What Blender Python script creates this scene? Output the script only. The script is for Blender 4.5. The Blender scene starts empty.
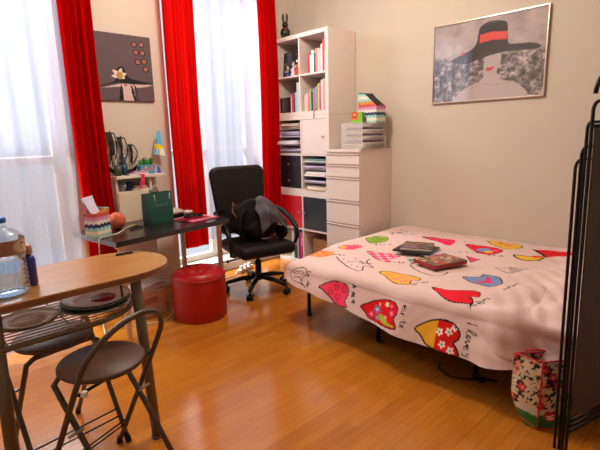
import bpy, bmesh, math, random
import numpy as np
from mathutils import Vector, Matrix
random.seed(7)
SC = bpy.context.scene
C = SC.collection
PI = math.pi
R = math.radians

# ------------------------------------------------------------------ camera
CAM = Vector((-3.56, -2.918, 1.346)); YAW, PITCH, ROLL, FPX = .758, -.198, -.026, 449.5
fw = Vector((math.sin(YAW)*math.cos(PITCH), math.cos(YAW)*math.cos(PITCH), math.sin(PITCH)))
rt = fw.cross(Vector((0, 0, 1))).normalized(); up = rt.cross(fw)
c_, s_ = math.cos(ROLL), math.sin(ROLL)
rt, up = rt*c_ + up*s_, -rt*s_ + up*c_
cam = bpy.data.cameras.new('camera'); camo = bpy.data.objects.new('camera', cam); C.objects.link(camo)
m4 = Matrix((rt, up, -fw)).transposed().to_4x4(); m4.translation = CAM
camo.matrix_world = m4
cam.sensor_width = 36; cam.lens = FPX/600*36; cam.clip_start = .02
SC.camera = camo
SC.view_settings.view_transform = 'Standard'; SC.view_settings.look = 'None'
SC.view_settings.gamma = 1; SC.view_settings.use_curve_mapping = False
SC.view_settings.exposure = 0.0

# ------------------------------------------------------------------ world and lights
w = bpy.data.worlds.new('sky'); SC.world = w; w.use_nodes = True
bg = w.node_tree.nodes['Background']; bg.inputs[0].default_value = (.86, .92, 1, 1); bg.inputs[1].default_value = .85

def area(name, loc, rot, sx, sy, power, col):
    l = bpy.data.lights.new(name, 'AREA'); l.shape = 'RECTANGLE'; l.size = sx; l.size_y = sy
    l.energy = power; l.color = col
    o = bpy.data.objects.new(name, l); C.objects.link(o); o.location = loc; o.rotation_euler = rot
    return o
# daylight outside the two windows, facing into the room (-y)
area('daylight', (-3.15, 3.0, 3.7), (R(-52), 0, 0), 2.2, 1.6, 760, (.93, .96, 1))
area('daylight', (-1.0, 3.0, 3.7), (R(-52), 0, 0), 2.0, 1.6, 430, (.93, .96, 1))
# unseen fill lamp added below the ceiling, above the view
l = bpy.data.lights.new('fill_bulb', 'POINT'); l.energy = 106; l.color = (1, .90, .79); l.shadow_soft_size = .18
o = bpy.data.objects.new('fill_bulb', l); C.objects.link(o); o.location = (-1.75, -.75, 2.80)

# ------------------------------------------------------------------ materials
def lin(c):
    return tuple((x/12.92 if x <= .04045 else ((x+.055)/1.055)**2.4) for x in c)
def srgb(r, g, b): return lin((r/255, g/255, b/255))
def mat(name, col, rough=.5, metal=0, var=.08, scale=40, bump=0, bscale=200, spec=.5, **kw):
    """procedural: base colour varied by noise, optional noise bump"""
    m = bpy.data.materials.new(name); m.use_nodes = True; n = m.node_tree.nodes; L = m.node_tree.links
    b = n['Principled BSDF']; b.inputs['Roughness'].default_value = rough; b.inputs['Metallic'].default_value = metal
    b.inputs['Specular IOR Level'].default_value = spec
    tc = n.new('ShaderNodeTexCoord'); no = n.new('ShaderNodeTexNoise'); no.inputs['Scale'].default_value = scale
    L.new(tc.outputs['Object'], no.inputs['Vector'])
    mx = n.new('ShaderNodeMix'); mx.data_type = 'RGBA'
    mx.inputs['A'].default_value = (*[x*(1-var) for x in col], 1); mx.inputs['B'].default_value = (*[min(1, x*(1+var)) for x in col], 1)
    L.new(no.outputs['Fac'], mx.inputs['Factor']); L.new(mx.outputs['Result'], b.inputs['Base Color'])
    if bump:
        n2 = n.new('ShaderNodeTexNoise'); n2.inputs['Scale'].default_value = bscale; L.new(tc.outputs['Object'], n2.inputs['Vector'])
        bp = n.new('ShaderNodeBump'); bp.inputs['Strength'].default_value = bump; bp.inputs['Distance'].default_value = .004
        L.new(n2.outputs['Fac'], bp.inputs['Height']); L.new(bp.outputs['Normal'], b.inputs['Normal'])
    for k, v in kw.items(): b.inputs[k.replace('_', ' ')].default_value = v
    return m
def painted(name, rough=.6, bump=0, bscale=300, spec=.4):
    """colour comes from the pattern printed on the mesh (attribute Col)"""
    m = bpy.data.materials.new(name); m.use_nodes = True; n = m.node_tree.nodes; L = m.node_tree.links
    b = n['Principled BSDF']; b.inputs['Roughness'].default_value = rough; b.inputs['Specular IOR Level'].default_value = spec
    a = n.new('ShaderNodeAttribute'); a.attribute_name = 'Col'; L.new(a.outputs['Color'], b.inputs['Base Color'])
    if bump:
        tc = n.new('ShaderNodeTexCoord'); n2 = n.new('ShaderNodeTexNoise'); n2.inputs['Scale'].default_value = bscale
        L.new(tc.outputs['Object'], n2.inputs['Vector'])
        bp = n.new('ShaderNodeBump'); bp.inputs['Strength'].default_value = bump; bp.inputs['Distance'].default_value = .003
        L.new(n2.outputs['Fac'], bp.inputs['Height']); L.new(bp.outputs['Normal'], b.inputs['Normal'])
    return m
def curtain_mat(name, col, trans, weave, transp=0.0, tcol=None):
    m = bpy.data.materials.new(name); m.use_nodes = True; n = m.node_tree.nodes; L = m.node_tree.links
    n.remove(n['Principled BSDF']); out = n['Material Output']
    tc = n.new('ShaderNodeTexCoord'); no = n.new('ShaderNodeTexNoise'); no.inputs['Scale'].default_value = weave
    mp = n.new('ShaderNodeMapping'); mp.inputs['Scale'].default_value = (1, 1, .08)
    L.new(tc.outputs['Object'], mp.inputs[0]); L.new(mp.outputs[0], no.inputs['Vector'])
    mx = n.new('ShaderNodeMix'); mx.data_type = 'RGBA'
    mx.inputs['A'].default_value = (*[x*.88 for x in col], 1); mx.inputs['B'].default_value = (*[min(1, x*1.08) for x in col], 1)
    L.new(no.outputs['Fac'], mx.inputs['Factor'])
    d = n.new('ShaderNodeBsdfDiffuse'); t = n.new('ShaderNodeBsdfTranslucent')
    L.new(mx.outputs['Result'], d.inputs['Color'])
    if tcol: t.inputs['Color'].default_value = (*tcol, 1)
    else: L.new(mx.outputs['Result'], t.inputs['Color'])
    s = n.new('ShaderNodeMixShader'); s.inputs[0].default_value = trans
    L.new(d.outputs[0], s.inputs[1]); L.new(t.outputs[0], s.inputs[2])
    if transp:
        tr = n.new('ShaderNodeBsdfTransparent'); s2 = n.new('ShaderNodeMixShader'); s2.inputs[0].default_value = transp
        tr.inputs['Color'].default_value = (1, 1, 1, 1)
        L.new(s.outputs[0], s2.inputs[1]); L.new(tr.outputs[0], s2.inputs[2]); s = s2
    L.new(s.outputs[0], out.inputs['Surface'])
    return m
def glass_mat(name, tint=(1, 1, 1), gloss=.12, rough=.02):
    m = bpy.data.materials.new(name); m.use_nodes = True; n = m.node_tree.nodes; L = m.node_tree.links
    n.remove(n['Principled BSDF']); out = n['Material Output']
    t = n.new('ShaderNodeBsdfTransparent'); t.inputs[0].default_value = (*tint, 1)
    g = n.new('ShaderNodeBsdfGlossy'); g.inputs['Roughness'].default_value = rough
    f = n.new('ShaderNodeFresnel'); f.inputs[0].default_value = 1.5
    a = n.new('ShaderNodeMath'); a.operation = 'ADD'; a.use_clamp = True; a.inputs[1].default_value = gloss
    ge = n.new('ShaderNodeNewGeometry'); inv = n.new('ShaderNodeMath'); inv.operation = 'SUBTRACT'; inv.inputs[0].default_value = 1
    L.new(ge.outputs['Backfacing'], inv.inputs[1]); ml = n.new('ShaderNodeMath'); ml.operation = 'MULTIPLY'   # reflect on the outer face only
    L.new(f.outputs[0], ml.inputs[0]); L.new(inv.outputs[0], ml.inputs[1]); L.new(ml.outputs[0], a.inputs[0])
    s = n.new('ShaderNodeMixShader'); L.new(a.outputs[0], s.inputs[0]); L.new(t.outputs[0], s.inputs[1]); L.new(g.outputs[0], s.inputs[2])
    L.new(s.outputs[0], out.inputs['Surface'])
    return m

def floor_mat():
    m = bpy.data.materials.new('laminate_floor'); m.use_nodes = True; n = m.node_tree.nodes; L = m.node_tree.links
    b = n['Principled BSDF']
    tc = n.new('ShaderNodeTexCoord')
    br = n.new('ShaderNodeTexBrick'); br.offset = .37; br.inputs['Scale'].default_value = 1
    br.inputs['Brick Width'].default_value = .42; br.inputs['Row Height'].default_value = .064
    br.inputs['Mortar Size'].default_value = .0006; br.inputs['Bias'].default_value = 0
    br.inputs['Color1'].default_value = (*srgb(190, 116, 36), 1); br.inputs['Color2'].default_value = (*srgb(176, 102, 30), 1)
    br.inputs['Mortar'].default_value = (*srgb(156, 88, 26), 1)
    L.new(tc.outputs['Object'], br.inputs['Vector'])
    # the seams between whole boards of three strips
    b2 = n.new('ShaderNodeTexBrick'); b2.offset = .5; b2.inputs['Scale'].default_value = 1
    b2.inputs['Brick Width'].default_value = 1.28; b2.inputs['Row Height'].default_value = .192; b2.inputs['Mortar Size'].default_value = .0016
    b2.inputs['Color1'].default_value = (1, 1, 1, 1); b2.inputs['Color2'].default_value = (.96, .96, .96, 1); b2.inputs['Mortar'].default_value = (.70, .66, .62, 1)
    L.new(tc.outputs['Object'], b2.inputs['Vector'])
    mu = n.new('ShaderNodeMix'); mu.data_type = 'RGBA'; mu.blend_type = 'MULTIPLY'; mu.inputs['Factor'].default_value = 1
    L.new(br.outputs['Color'], mu.inputs['A']); L.new(b2.outputs['Color'], mu.inputs['B'])
    mp = n.new('ShaderNodeMapping'); mp.inputs['Scale'].default_value = (3, 38, 1); L.new(tc.outputs['Object'], mp.inputs[0])
    no = n.new('ShaderNodeTexNoise'); no.inputs['Scale'].default_value = 1.6; no.inputs['Detail'].default_value = 6; L.new(mp.outputs[0], no.inputs['Vector'])
    cr = n.new('ShaderNodeMapRange'); cr.inputs['From Min'].default_value = .3; cr.inputs['From Max'].default_value = .7
    cr.inputs['To Min'].default_value = .86; cr.inputs['To Max'].default_value = 1.08; L.new(no.outputs['Fac'], cr.inputs[0])
    m2 = n.new('ShaderNodeVectorMath'); m2.operation = 'SCALE'; L.new(mu.outputs['Result'], m2.inputs[0]); L.new(cr.outputs[0], m2.inputs['Scale'])
    L.new(m2.outputs[0], b.inputs['Base Color'])
    b.inputs['Roughness'].default_value = .17; b.inputs['Specular IOR Level'].default_value = .5
    return m

WALL = mat('wall_paint', srgb(206, 193, 177), .75, var=.03, scale=3, bump=.08, bscale=260)
CEIL = mat('ceiling_paint', srgb(225, 216, 202), .8, var=.02, scale=4)
TRIM = mat('white_trim', srgb(222, 212, 196), .45, var=.03, scale=10)
WHITE = mat('white_laminate', srgb(228, 212, 202), .38, var=.025, scale=12)
CREAM = mat('cream_front', srgb(225, 208, 186), .45, var=.03, scale=9)
BLACKP = mat('black_laminate', srgb(24, 20, 25), .32, var=.15, scale=30)
REDP = mat('red_lacquer', srgb(205, 12, 22), .35, var=.06, scale=20)
KNOB = mat('knob_metal', srgb(170, 165, 160), .3, .9)
STEEL = mat('painted_grey_tube', srgb(112, 98, 78), .38, .5, var=.12, scale=25)
STEELD = mat('dark_grey_tube', srgb(84, 74, 60), .42, .45, var=.12, scale=25)
BLACKM = mat('black_metal', srgb(12, 10, 11), .45, .1, var=.2, scale=40, spec=.35)
BLACKF = mat('black_fabric', srgb(18, 14, 15), .9, var=.25, scale=120, bump=.3, spec=.2)
LEATHER = mat('black_upholstery', srgb(22, 13, 14), .55, var=.2, scale=60, bump=.15, spec=.3)
GREYC = mat('grey_knit', srgb(84, 76, 82), .95, var=.25, scale=220, bump=.6, bscale=500)
REDL = mat('red_leatherette', srgb(176, 14, 20), .36, var=.1, scale=18, bump=.12, bscale=160)
WOODT = None
def wood(name, c1, c2, sx=2, sy=30, rough=.35, axis='x', scale=1.5):
    m = bpy.data.materials.new(name); m.use_nodes = True; n = m.node_tree.nodes; L = m.node_tree.links
    b = n['Principled BSDF']; b.inputs['Roughness'].default_value = rough
    tc = n.new('ShaderNodeTexCoord'); mp = n.new('ShaderNodeMapping'); mp.inputs['Scale'].default_value = (sx, sy, sy); L.new(tc.outputs['Object'], mp.inputs[0])
    no = n.new('ShaderNodeTexNoise'); no.inputs['Scale'].default_value = scale; no.inputs['Detail'].default_value = 5; L.new(mp.outputs[0], no.inputs['Vector'])
    r = n.new('ShaderNodeValToRGB'); r.color_ramp.elements[0].position = .3; r.color_ramp.elements[1].position = .7
    r.color_ramp.elements[0].color = (*c1, 1); r.color_ramp.elements[1].color = (*c2, 1)
    L.new(no.outputs['Fac'], r.inputs[0]); L.new(r.outputs[0], b.inputs['Base Color'])
    return m
WOODT = wood('beech_tabletop', srgb(158, 106, 52), srgb(182, 128, 68), rough=.22)
WOODD = wood('dark_wood_seat', srgb(74, 46, 28), srgb(94, 62, 40), rough=.5)
DESKT = wood('black_brown_desktop', srgb(24, 17, 17), srgb(36, 27, 26), rough=.25)
CARD = wood('brown_cardboard', srgb(148, 98, 58), srgb(172, 120, 76), 30, 30, .8)

# ------------------------------------------------------------------ mesh helpers
def link(name, me, m, parent=None):
    o = bpy.data.objects.new(name, me); C.objects.link(o)
    if m is not None:
        for x in (m if isinstance(m, (list, tuple)) else [m]): me.materials.append(x)
    if parent: o.parent = parent
    return o
def tag(o, label=None, cat=None, group=None, kind=None):
    if label: o['label'] = label
    if cat: o['category'] = cat
    if group: o['group'] = group
    if kind: o['kind'] = kind
    return o
def thing(name, label, cat, loc=(0, 0, 0), rz=0, group=None):
    o = bpy.data.objects.new(name, None); C.objects.link(o); o.location = loc; o.rotation_euler = (0, 0, rz)
    o.empty_display_size = .05
    return tag(o, label, cat, group)
class MB:
    def __init__(s): s.b = bmesh.new()
    def box(s, x0, x1, y0, y1, z0, z1, bev=0, M=None, mi=0, seg=2):
        r = bmesh.ops.create_cube(s.b, size=1); vs = r['verts']
        for v in vs: v.co = Vector(((x0+x1)/2+v.co.x*(x1-x0), (y0+y1)/2+v.co.y*(y1-y0), (z0+z1)/2+v.co.z*(z1-z0)))
        if bev:
            es = list({e for v in vs for e in v.link_edges})
            g = bmesh.ops.bevel(s.b, geom=es, offset=min(bev, .49*min(abs(x1-x0), abs(y1-y0), abs(z1-z0))), segments=seg, affect='EDGES', profile=.5)
            vs = list({v for f in g['faces'] for v in f.verts} | {v for v in vs if v.is_valid})
        if M: bmesh.ops.transform(s.b, matrix=M, verts=vs)
        if mi:
            for f in {f for v in vs for f in v.link_faces}: f.material_index = mi
        return s
    def tube(s, pts, r, n=10, closed=False, cap=True):
        pts = [Vector(p) for p in pts]; N = len(pts); rings = []
        rs = r if isinstance(r, (list, tuple)) else [r]*N
        prev = None
        for i, p in enumerate(pts):
            if closed: t = (pts[(i+1) % N]-pts[i-1])
            else: t = pts[min(i+1, N-1)]-pts[max(i-1, 0)]
            t.normalize()
            if prev is None:
                a = Vector((0, 0, 1)) if abs(t.z) < .9 else Vector((1, 0, 0)); u = t.cross(a).normalized()
            else:
                u = prev - t*prev.dot(t); u.normalize()
            prev = u; v = t.cross(u)
            rings.append([s.b.verts.new(p+(u*math.cos(2*PI*k/n)+v*math.sin(2*PI*k/n))*rs[i]) for k in range(n)])
        for i in range(N if closed else N-1):
            a, b = rings[i], rings[(i+1) % N]
            for k in range(n): s.b.faces.new((a[k], a[(k+1) % n], b[(k+1) % n], b[k])).smooth = True
        if not closed and cap:
            s.b.faces.new(rings[0][::-1]); s.b.faces.new(rings[-1])
        return s
    def lathe(s, prof, cx=0, cy=0, n=32, M=None, smooth=True):
        rings = []
        for (r, z) in prof:
            rings.append([s.b.verts.new((cx+r*math.cos(2*PI*k/n), cy+r*math.sin(2*PI*k/n), z)) for k in range(n)] if r > 1e-5 else [s.b.verts.new((cx, cy, z))])
        allv = [v for R_ in rings for v in R_]
        for a, b in zip(rings[:-1], rings[1:]):
            for k in range(n):
                k2 = (k+1) % n
                if len(a) == 1 and len(b) > 1: f = s.b.faces.new((a[0], b[k2], b[k]))
                elif len(b) == 1 and len(a) > 1: f = s.b.faces.new((a[k], a[k2], b[0]))
                elif len(a) > 1: f = s.b.faces.new((a[k], a[k2], b[k2], b[k]))
                else: continue
                f.smooth = smooth
        if M: bmesh.ops.transform(s.b, matrix=M, verts=allv)
        return s
    def prism(s, poly, z0, z1, M=None, bev=0):
        a = [s.b.verts.new((x, y, z0)) for x, y in poly]; b = [s.b.verts.new((x, y, z1)) for x, y in poly]
        n = len(poly); fs = [s.b.faces.new(a[::-1]), s.b.faces.new(b)]
        for k in range(n): fs.append(s.b.faces.new((a[k], a[(k+1) % n], b[(k+1) % n], b[k])))
        bmesh.ops.recalc_face_normals(s.b, faces=fs)
        vs = a+b
        if bev:
            g = bmesh.ops.bevel(s.b, geom=list({e for f in fs[:2] for e in f.edges}), offset=bev, segments=2, affect='EDGES', profile=.5)
            vs = [v for v in s.b.verts if v in set(vs) or True] if False else list({v for f in g['faces'] for v in f.verts} | {v for v in vs if v.is_valid})
        if M: bmesh.ops.transform(s.b, matrix=M, verts=vs)
        return s
    def ball(s, c, r, sub=3, scale=(1, 1, 1), noise=0, seed=0, M=None):
        g = bmesh.ops.create_icosphere(s.b, subdivisions=sub, radius=1)['verts']
        rnd = random.Random(seed); ph = [rnd.uniform(0, 6) for _ in range(6)]
        for v in g:
            d = v.co.copy(); k = 1+noise*(math.sin(d.x*5+ph[0])*math.sin(d.y*4+ph[1])+.6*math.sin(d.z*7+ph[2]+d.x*3)+.4*math.sin(d.y*11+ph[3]+d.z*5))
            v.co = Vector((c[0]+d.x*r*scale[0]*k, c[1]+d.y*r*scale[1]*k, c[2]+d.z*r*scale[2]*k))
        for f in {f for v in g for f in v.link_faces}: f.smooth = True
        if M: bmesh.ops.transform(s.b, matrix=M, verts=g)
        return s
    def build(s, name, m, parent=None, smooth=False):
        me = bpy.data.meshes.new(name); bmesh.ops.recalc_face_normals(s.b, faces=s.b.faces[:]) if not getattr(s, 'keep', 0) else None
        s.b.to_mesh(me); s.b.free()
        if smooth:
            for p in me.polygons: p.use_smooth = True
        return link(name, me, m, parent)
def rotz(a, loc=(0, 0, 0)): return Matrix.Translation(loc) @ Matrix.Rotation(a, 4, 'Z')
def xf(loc=(0, 0, 0), rx=0, ry=0, rz=0): return Matrix.Translation(loc) @ Matrix.Rotation(rz, 4, 'Z') @ Matrix.Rotation(ry, 4, 'Y') @ Matrix.Rotation(rx, 4, 'X')
def dup(root, loc=None, rz=None, label=None, group=None, cat=None):
    r = root.copy(); C.objects.link(r)
    if loc is not None: r.location = loc
    if rz is not None: r.rotation_euler = (0, 0, rz)
    if label: r['label'] = label
    if group: r['group'] = group
    for ch in list(root.children):
        c = ch.copy(); C.objects.link(c); c.parent = r
        for g in list(ch.children):
            d = g.copy(); C.objects.link(d); d.parent = c
    return r
def struct(o): return tag(o, kind='structure')

# ---- printing patterns on fine meshes (numpy)
def inpoly(x, y, poly):
    r = np.zeros(x.shape, bool); n = len(poly)
    for i in range(n):
        x1, y1 = poly[i]; x2, y2 = poly[(i+1) % n]
        if y1 == y2: continue
        c = ((y1 > y) != (y2 > y)) & (x < (x2-x1)*(y-y1)/(y2-y1)+x1); r ^= c
    return r
def dline(x, y, pts, closed=False):
    d = np.full(x.shape, 9.)
    P = list(pts)+([pts[0]] if closed else [])
    for (x1, y1), (x2, y2) in zip(P[:-1], P[1:]):
        ax, ay = x2-x1, y2-y1; L2 = ax*ax+ay*ay+1e-12
        t = np.clip(((x-x1)*ax+(y-y1)*ay)/L2, 0, 1); d = np.minimum(d, np.hypot(x-x1-t*ax, y-y1-t*ay))
    return d
def smoothpoly(p, n=4, closed=True):
    """Catmull-Rom through the points"""
    o = []; N = len(p)
    for i in range(N if closed else N-1):
        g = (lambda k: p[k % N]) if closed else (lambda k: p[min(max(k, 0), N-1)])
        a, b, c, d = g(i-1), g(i), g(i+1), g(i+2)
        for k in range(n):
            t = k/n
            o.append(tuple(.5*((2*b[j])+(-a[j]+c[j])*t+(2*a[j]-5*b[j]+4*c[j]-d[j])*t*t+(-a[j]+3*b[j]-3*c[j]+d[j])*t**3) for j in (0, 1)))
    if not closed: o.append(p[-1])
    return o
class Paint:
    def __init__(s, x, y, base): s.x, s.y = x, y; s.c = np.empty(x.shape+(3,)); s.c[:] = base
    def put(s, m, col): s.c[m] = col
    def poly(s, p, col, edge=None, ew=.004, sm=0):
        if sm: p = smoothpoly(p, sm)
        s.put(inpoly(s.x, s.y, p), col)
        if edge is not None: s.put(dline(s.x, s.y, p, True) < ew, edge)
    def line(s, p, col, wd=.003, sm=0):
        if sm: p = smoothpoly(p, sm, False)
        s.put(dline(s.x, s.y, p) < wd, col)
    def circ(s, c, r, col, ry=None): s.put(((s.x-c[0])/r)**2+((s.y-c[1])/(ry or r))**2 < 1, col)
    def flower(s, c, r, col, mid, n=5, a0=0):
        dx, dy = s.x-c[0], s.y-c[1]; rr = np.hypot(dx, dy); th = np.arctan2(dy, dx)+a0
        s.put(rr < r*(.36+.64*np.abs(np.cos(n*th/2))**.8), col); s.put(rr < r*.25, mid)
def grid_mesh(name, X, Y, Z, m, parent=None, cols=None, smooth=True, thick=0):
    """X,Y,Z arrays (a,b) -> surface"""
    a, b = X.shape; me = bpy.data.meshes.new(name)
    V = np.stack([X, Y, Z], -1).reshape(-1, 3)
    i = np.arange((a-1)*(b-1)); r, c = i//(b-1), i % (b-1); q = r*b+c
    F = np.stack([q, q+1, q+b+1, q+b], -1)
    me.vertices.add(len(V)); me.vertices.foreach_set('co', V.astype(np.float32).ravel())
    me.loops.add(F.size); me.loops.foreach_set('vertex_index', F.astype(np.int32).ravel())
    me.polygons.add(len(F)); me.polygons.foreach_set('loop_start', (np.arange(len(F))*4).astype(np.int32))
    me.update(calc_edges=True); me.validate()
    if smooth: me.polygons.foreach_set('use_smooth', np.ones(len(me.polygons), bool))
    if cols is not None:
        at = me.attributes.new('Col', 'FLOAT_COLOR', 'POINT')
        cc = np.concatenate([cols.reshape(-1, 3), np.ones((len(V), 1))], 1); at.data.foreach_set('color', cc.astype(np.float32).ravel())
    o = link(name, me, m, parent)
    if thick:
        md = o.modifiers.new('thickness', 'SOLIDIFY'); md.thickness = thick; md.offset = -1
    return o
def panel(name, o0, ux, uy, W, H, fn, m, parent=None, res=.006, thick=.0):
    """flat printed panel: origin o0, directions ux (width) and uy (height)"""
    nx, ny = max(2, int(W/res)+1), max(2, int(H/res)+1)
    u, v = np.meshgrid(np.linspace(0, W, nx), np.linspace(0, H, ny))
    P = [o0[k]+u*ux[k]+v*uy[k] for k in range(3)]
    return grid_mesh(name, *P, m, parent, fn(u, v), False, thick)

# ================================================================== SETTING
WY = .85      # window wall plane
XL, YF, ZC = -4.3, -4.1, 3.05
def wallbox(name, *a, m=WALL): return struct(MB().box(*a).build(name, m))
fl = wallbox('floor', XL, 0.15, YF, WY+.001, -.05, 0, m=floor_mat())
wallbox('ceiling', XL, .15, YF, WY+.3, ZC, ZC+.1, m=CEIL)
wallbox('wall_right', 0, .15, YF, WY+.35, 0, ZC)
wallbox('wall_left', XL-.15, XL, YF, WY+.35, 0, ZC)
wallbox('wall_front', XL-.15, .15, YF-.15, YF, 0, ZC)
# window wall with two tall openings
W1 = (-3.95, -2.42); W2 = (-1.565, -.50); ZB, ZT = .085, 2.85
b = MB()
b.box(XL, W1[0], WY, WY+.35, 0, ZC); b.box(W1[1], W2[0], WY, WY+.35, 0, ZC); b.box(W2[1], 0, WY, WY+.35, 0, ZC)
for a_ in (W1, W2): b.box(a_[0], a_[1], WY, WY+.35, ZT, ZC); b.box(a_[0], a_[1], WY, WY+.35, 0, ZB)
struct(b.build('wall_back', WALL))
GL = glass_mat('window_glass', gloss=.0)
for k, (a0, a1) in enumerate((W1, W2)):
    b = MB(); y0, y1 = WY+.22, WY+.28
    for x in (a0+.03, (a0+a1)/2, a1-.03): b.box(x-.03, x+.03, y0, y1, ZB+.03, ZT, .004)
    for z in (ZB+.045, 1.2, ZT-.03): b.box(a0+.061, (a0+a1)/2-.031, y0, y1, z-.03, z+.03, .004); b.box((a0+a1)/2+.031, a1-.061, y0, y1, z-.03, z+.03, .004)
    wf = tag(b.build('window_%d' % (k+1), TRIM), kind='structure')
    MB().box(a0+.03, a1-.03, WY+.245, WY+.25, ZB+.04, ZT-.03).build('glass_pane', GL, wf)
    struct(MB().box(a0+.004, a1-.004, WY+.004, WY+.345, ZB, ZB+.016).build('trim_%d' % (k+1), TRIM))
# baseboards
def baseb(name, *a): struct(MB().box(*a, bev=.006).build(name, TRIM))
baseb('baseboard_right', -.016, -.001, YF, WY-.02, 0, .075)
baseb('baseboard_back', W1[1], -.018, WY-.016, WY-.001, 0, .075)

# ------------------------------------------------------------------ curtains
def curtain(name, x0, x1, y, z0, z1, folds, amp, m, label, cat='curtain', group=None, seed=1, x0b=None, x1b=None, billow=0, pull=0):
    x0b = x0 if x0b is None else x0b; x1b = x1 if x1b is None else x1b
    rnd = random.Random(seed); ph = [rnd.uniform(0, 6) for _ in range(5)]
    nu, nv = int(folds*14), 60
    u, v = np.meshgrid(np.linspace(0, 1, nu), np.linspace(0, 1, nv))
    uu = u+.018*np.sin(u*9+ph[0]+v*1.3)
    X = (x0+(x1-x0)*uu)*v+(x0b+(x1b-x0b)*uu)*(1-v); Z = z0+(z1-z0)*v
    Y = y+amp*(np.sin(uu*folds*2*PI+ph[1]+.5*np.sin(v*3+ph[2]))+.35*np.sin(uu*folds*4.6*PI+ph[3]+v))+.01*np.sin(v*7+ph[4])
    Z = Z+(1-v)**8*.012*np.sin(uu*folds*2*PI)
    if billow:      # the lower part hangs forward into the room
        q_ = np.clip((1.35-Z)/.75, 0, 1); q_ = q_*q_*(3-2*q_); Y = Y-billow*q_; X = X-pull*q_*u
    o = grid_mesh(name, X-x0, Y-y, Z-z0, m); o.location = (x0, y, z0)
    return tag(o, label, cat, group)
RC = curtain_mat('red_curtain_cloth', srgb(206, 10, 12), .42, 60, tcol=srgb(216, 20, 12))
SH = curtain_mat('white_sheer_cloth', srgb(212, 214, 230), .42, 90, .30, tcol=srgb(146, 152, 170))
curtain('red_curtain', -2.43, -2.17, .72, .10, 2.93, 5, .036, RC, 'red curtain hanging at the right side of the left window, behind the striped box', seed=3)
curtain('red_curtain', -1.615, -1.345, .728, .35, 2.93, 6, .034, RC, 'red curtain between the wall picture and the white sheer, ending above the desk', seed=5)
curtain('red_curtain', -.600, -.41, .712, .33, 2.93, 5, .032, RC, 'red curtain touching the left side of the tall white shelves', seed=8)
curtain('sheer_curtain', -4.0, -2.40, .79, .06, 2.93, 9, .024, SH, 'wide white sheer curtain over the left window behind the tables', seed=11, billow=.58, pull=.195)
curtain('sheer_curtain', -1.40, -.45, .812, .36, 2.93, 6, .022, SH, 'narrower white sheer curtain over the window behind the office chair', seed=12)
# rods that carry them
for (x0, x1, lb) in ((-4.05, -2.1, 'curtain rod above the left window'), (-1.66, -.40, 'curtain rod above the window by the shelves')):
    t = thing('curtain_rod', 'grey metal '+lb, 'curtain rod', (x0, .765, 2.95))
    MB().tube([(0, 0, 0), (x1-x0, 0, 0)], .011).build('rod', STEEL, t)
    for x in (.08, x1-x0-.08): MB().box(x-.008, x+.008, -.008, .085, -.014, .014).build('bracket', STEEL, t)

# ================================================================== STORAGE
W_ = .765
def cube_unit(z, label):
    t = thing('cube_shelf_unit', label, 'shelf unit', (-.004, 0, z), 0, 'stacked white cube shelf units')
    b = MB(); T = .038; D = -.39
    b.box(D, 0, 0, T, .0005, W_-.0005, .001); b.box(D, 0, W_-T, W_, .0005, W_-.0005, .001)
    b.box(D, 0, T, W_-T, .0005, T, .001); b.box(D, 0, T, W_-T, W_-T, W_-.0005, .001)
    b.build('outer_frame', WHITE, t)
    h = W_/2
    MB().box(D+.002, 0, h-.008, h+.008, T, W_-T).build('upright_divider', WHITE, t)
    MB().box(D+.002, 0, T, h-.008, h-.008, h+.008).build('shelf_board', WHITE, t)
    MB().box(D+.002, 0, h+.008, W_-T, h-.008, h+.008).build('shelf_board', WHITE, t)
    return t
U0 = cube_unit(0, 'bottom unit of the white cube shelves with red and black doors')
U1 = cube_unit(W_, 'middle unit of the white cube shelves with white door and black drawers')
U2 = cube_unit(2*W_, 'top unit of the white cube shelves filled with books')
h = W_/2; T = .038
RY = (T+.002, h-.010); LY = (h+.010, W_-T-.002); LO = (T+.002, h-.010); HI = (h+.010, W_-T-.002)
def knob(parent, y, z, x=-.388):
    MB().lathe([(0, 0), (.005, 0), (.005, .012), (.011, .018), (.011, .024), (0, .026)], n=14, M=xf((x, y, z), 0, R(-90), 0)).build('knob', KNOB, parent)
d = MB().box(-.386, -.37, LY[0], LY[1], HI[0], HI[1], .002).build('door', REDP, U0); d['label'] = 'red door'
knob(d, LY[0]+.03, (HI[0]+HI[1])/2)
d = MB().box(-.386, -.37, RY[0], RY[1], HI[0], HI[1], .002).build('door', BLACKP, U0); d['label'] = 'black door'
knob(d, RY[1]-.03, (HI[0]+HI[1])/2)
d = MB().box(-.386, -.37, RY[0], RY[1], HI[0], HI[1], .002).build('door', WHITE, U1); knob(d, RY[0]+.03, .5*(HI[0]+HI[1]))
for a, bb in ((LO[0], .194), (.197, LO[1])):
    d = MB().box(-.386, -.37, LY[0], LY[1], a, bb, .002).box(-.37, -.03, LY[0]+.01, LY[1]-.01, a+.004, bb-.02).build('drawer', BLACKP, U1); d['label'] = 'black drawer'
    knob(d, .5*(LY[0]+LY[1]), .5*(a+bb))
# paper tray insert: thin shelves
def trays(ya, yb, z0, z1, n):
    b = MB()
    for k in range(1, n): z = z0+(z1-z0)*k/n; b.box(-.375, -.02, ya, yb, z-.003, z+.003)
    b.build('tray_insert', WHITE, U1)
trays(RY[0], RY[1], LO[0], LO[1], 5); trays(LY[0], LY[1], HI[0], HI[1], 4)

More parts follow.
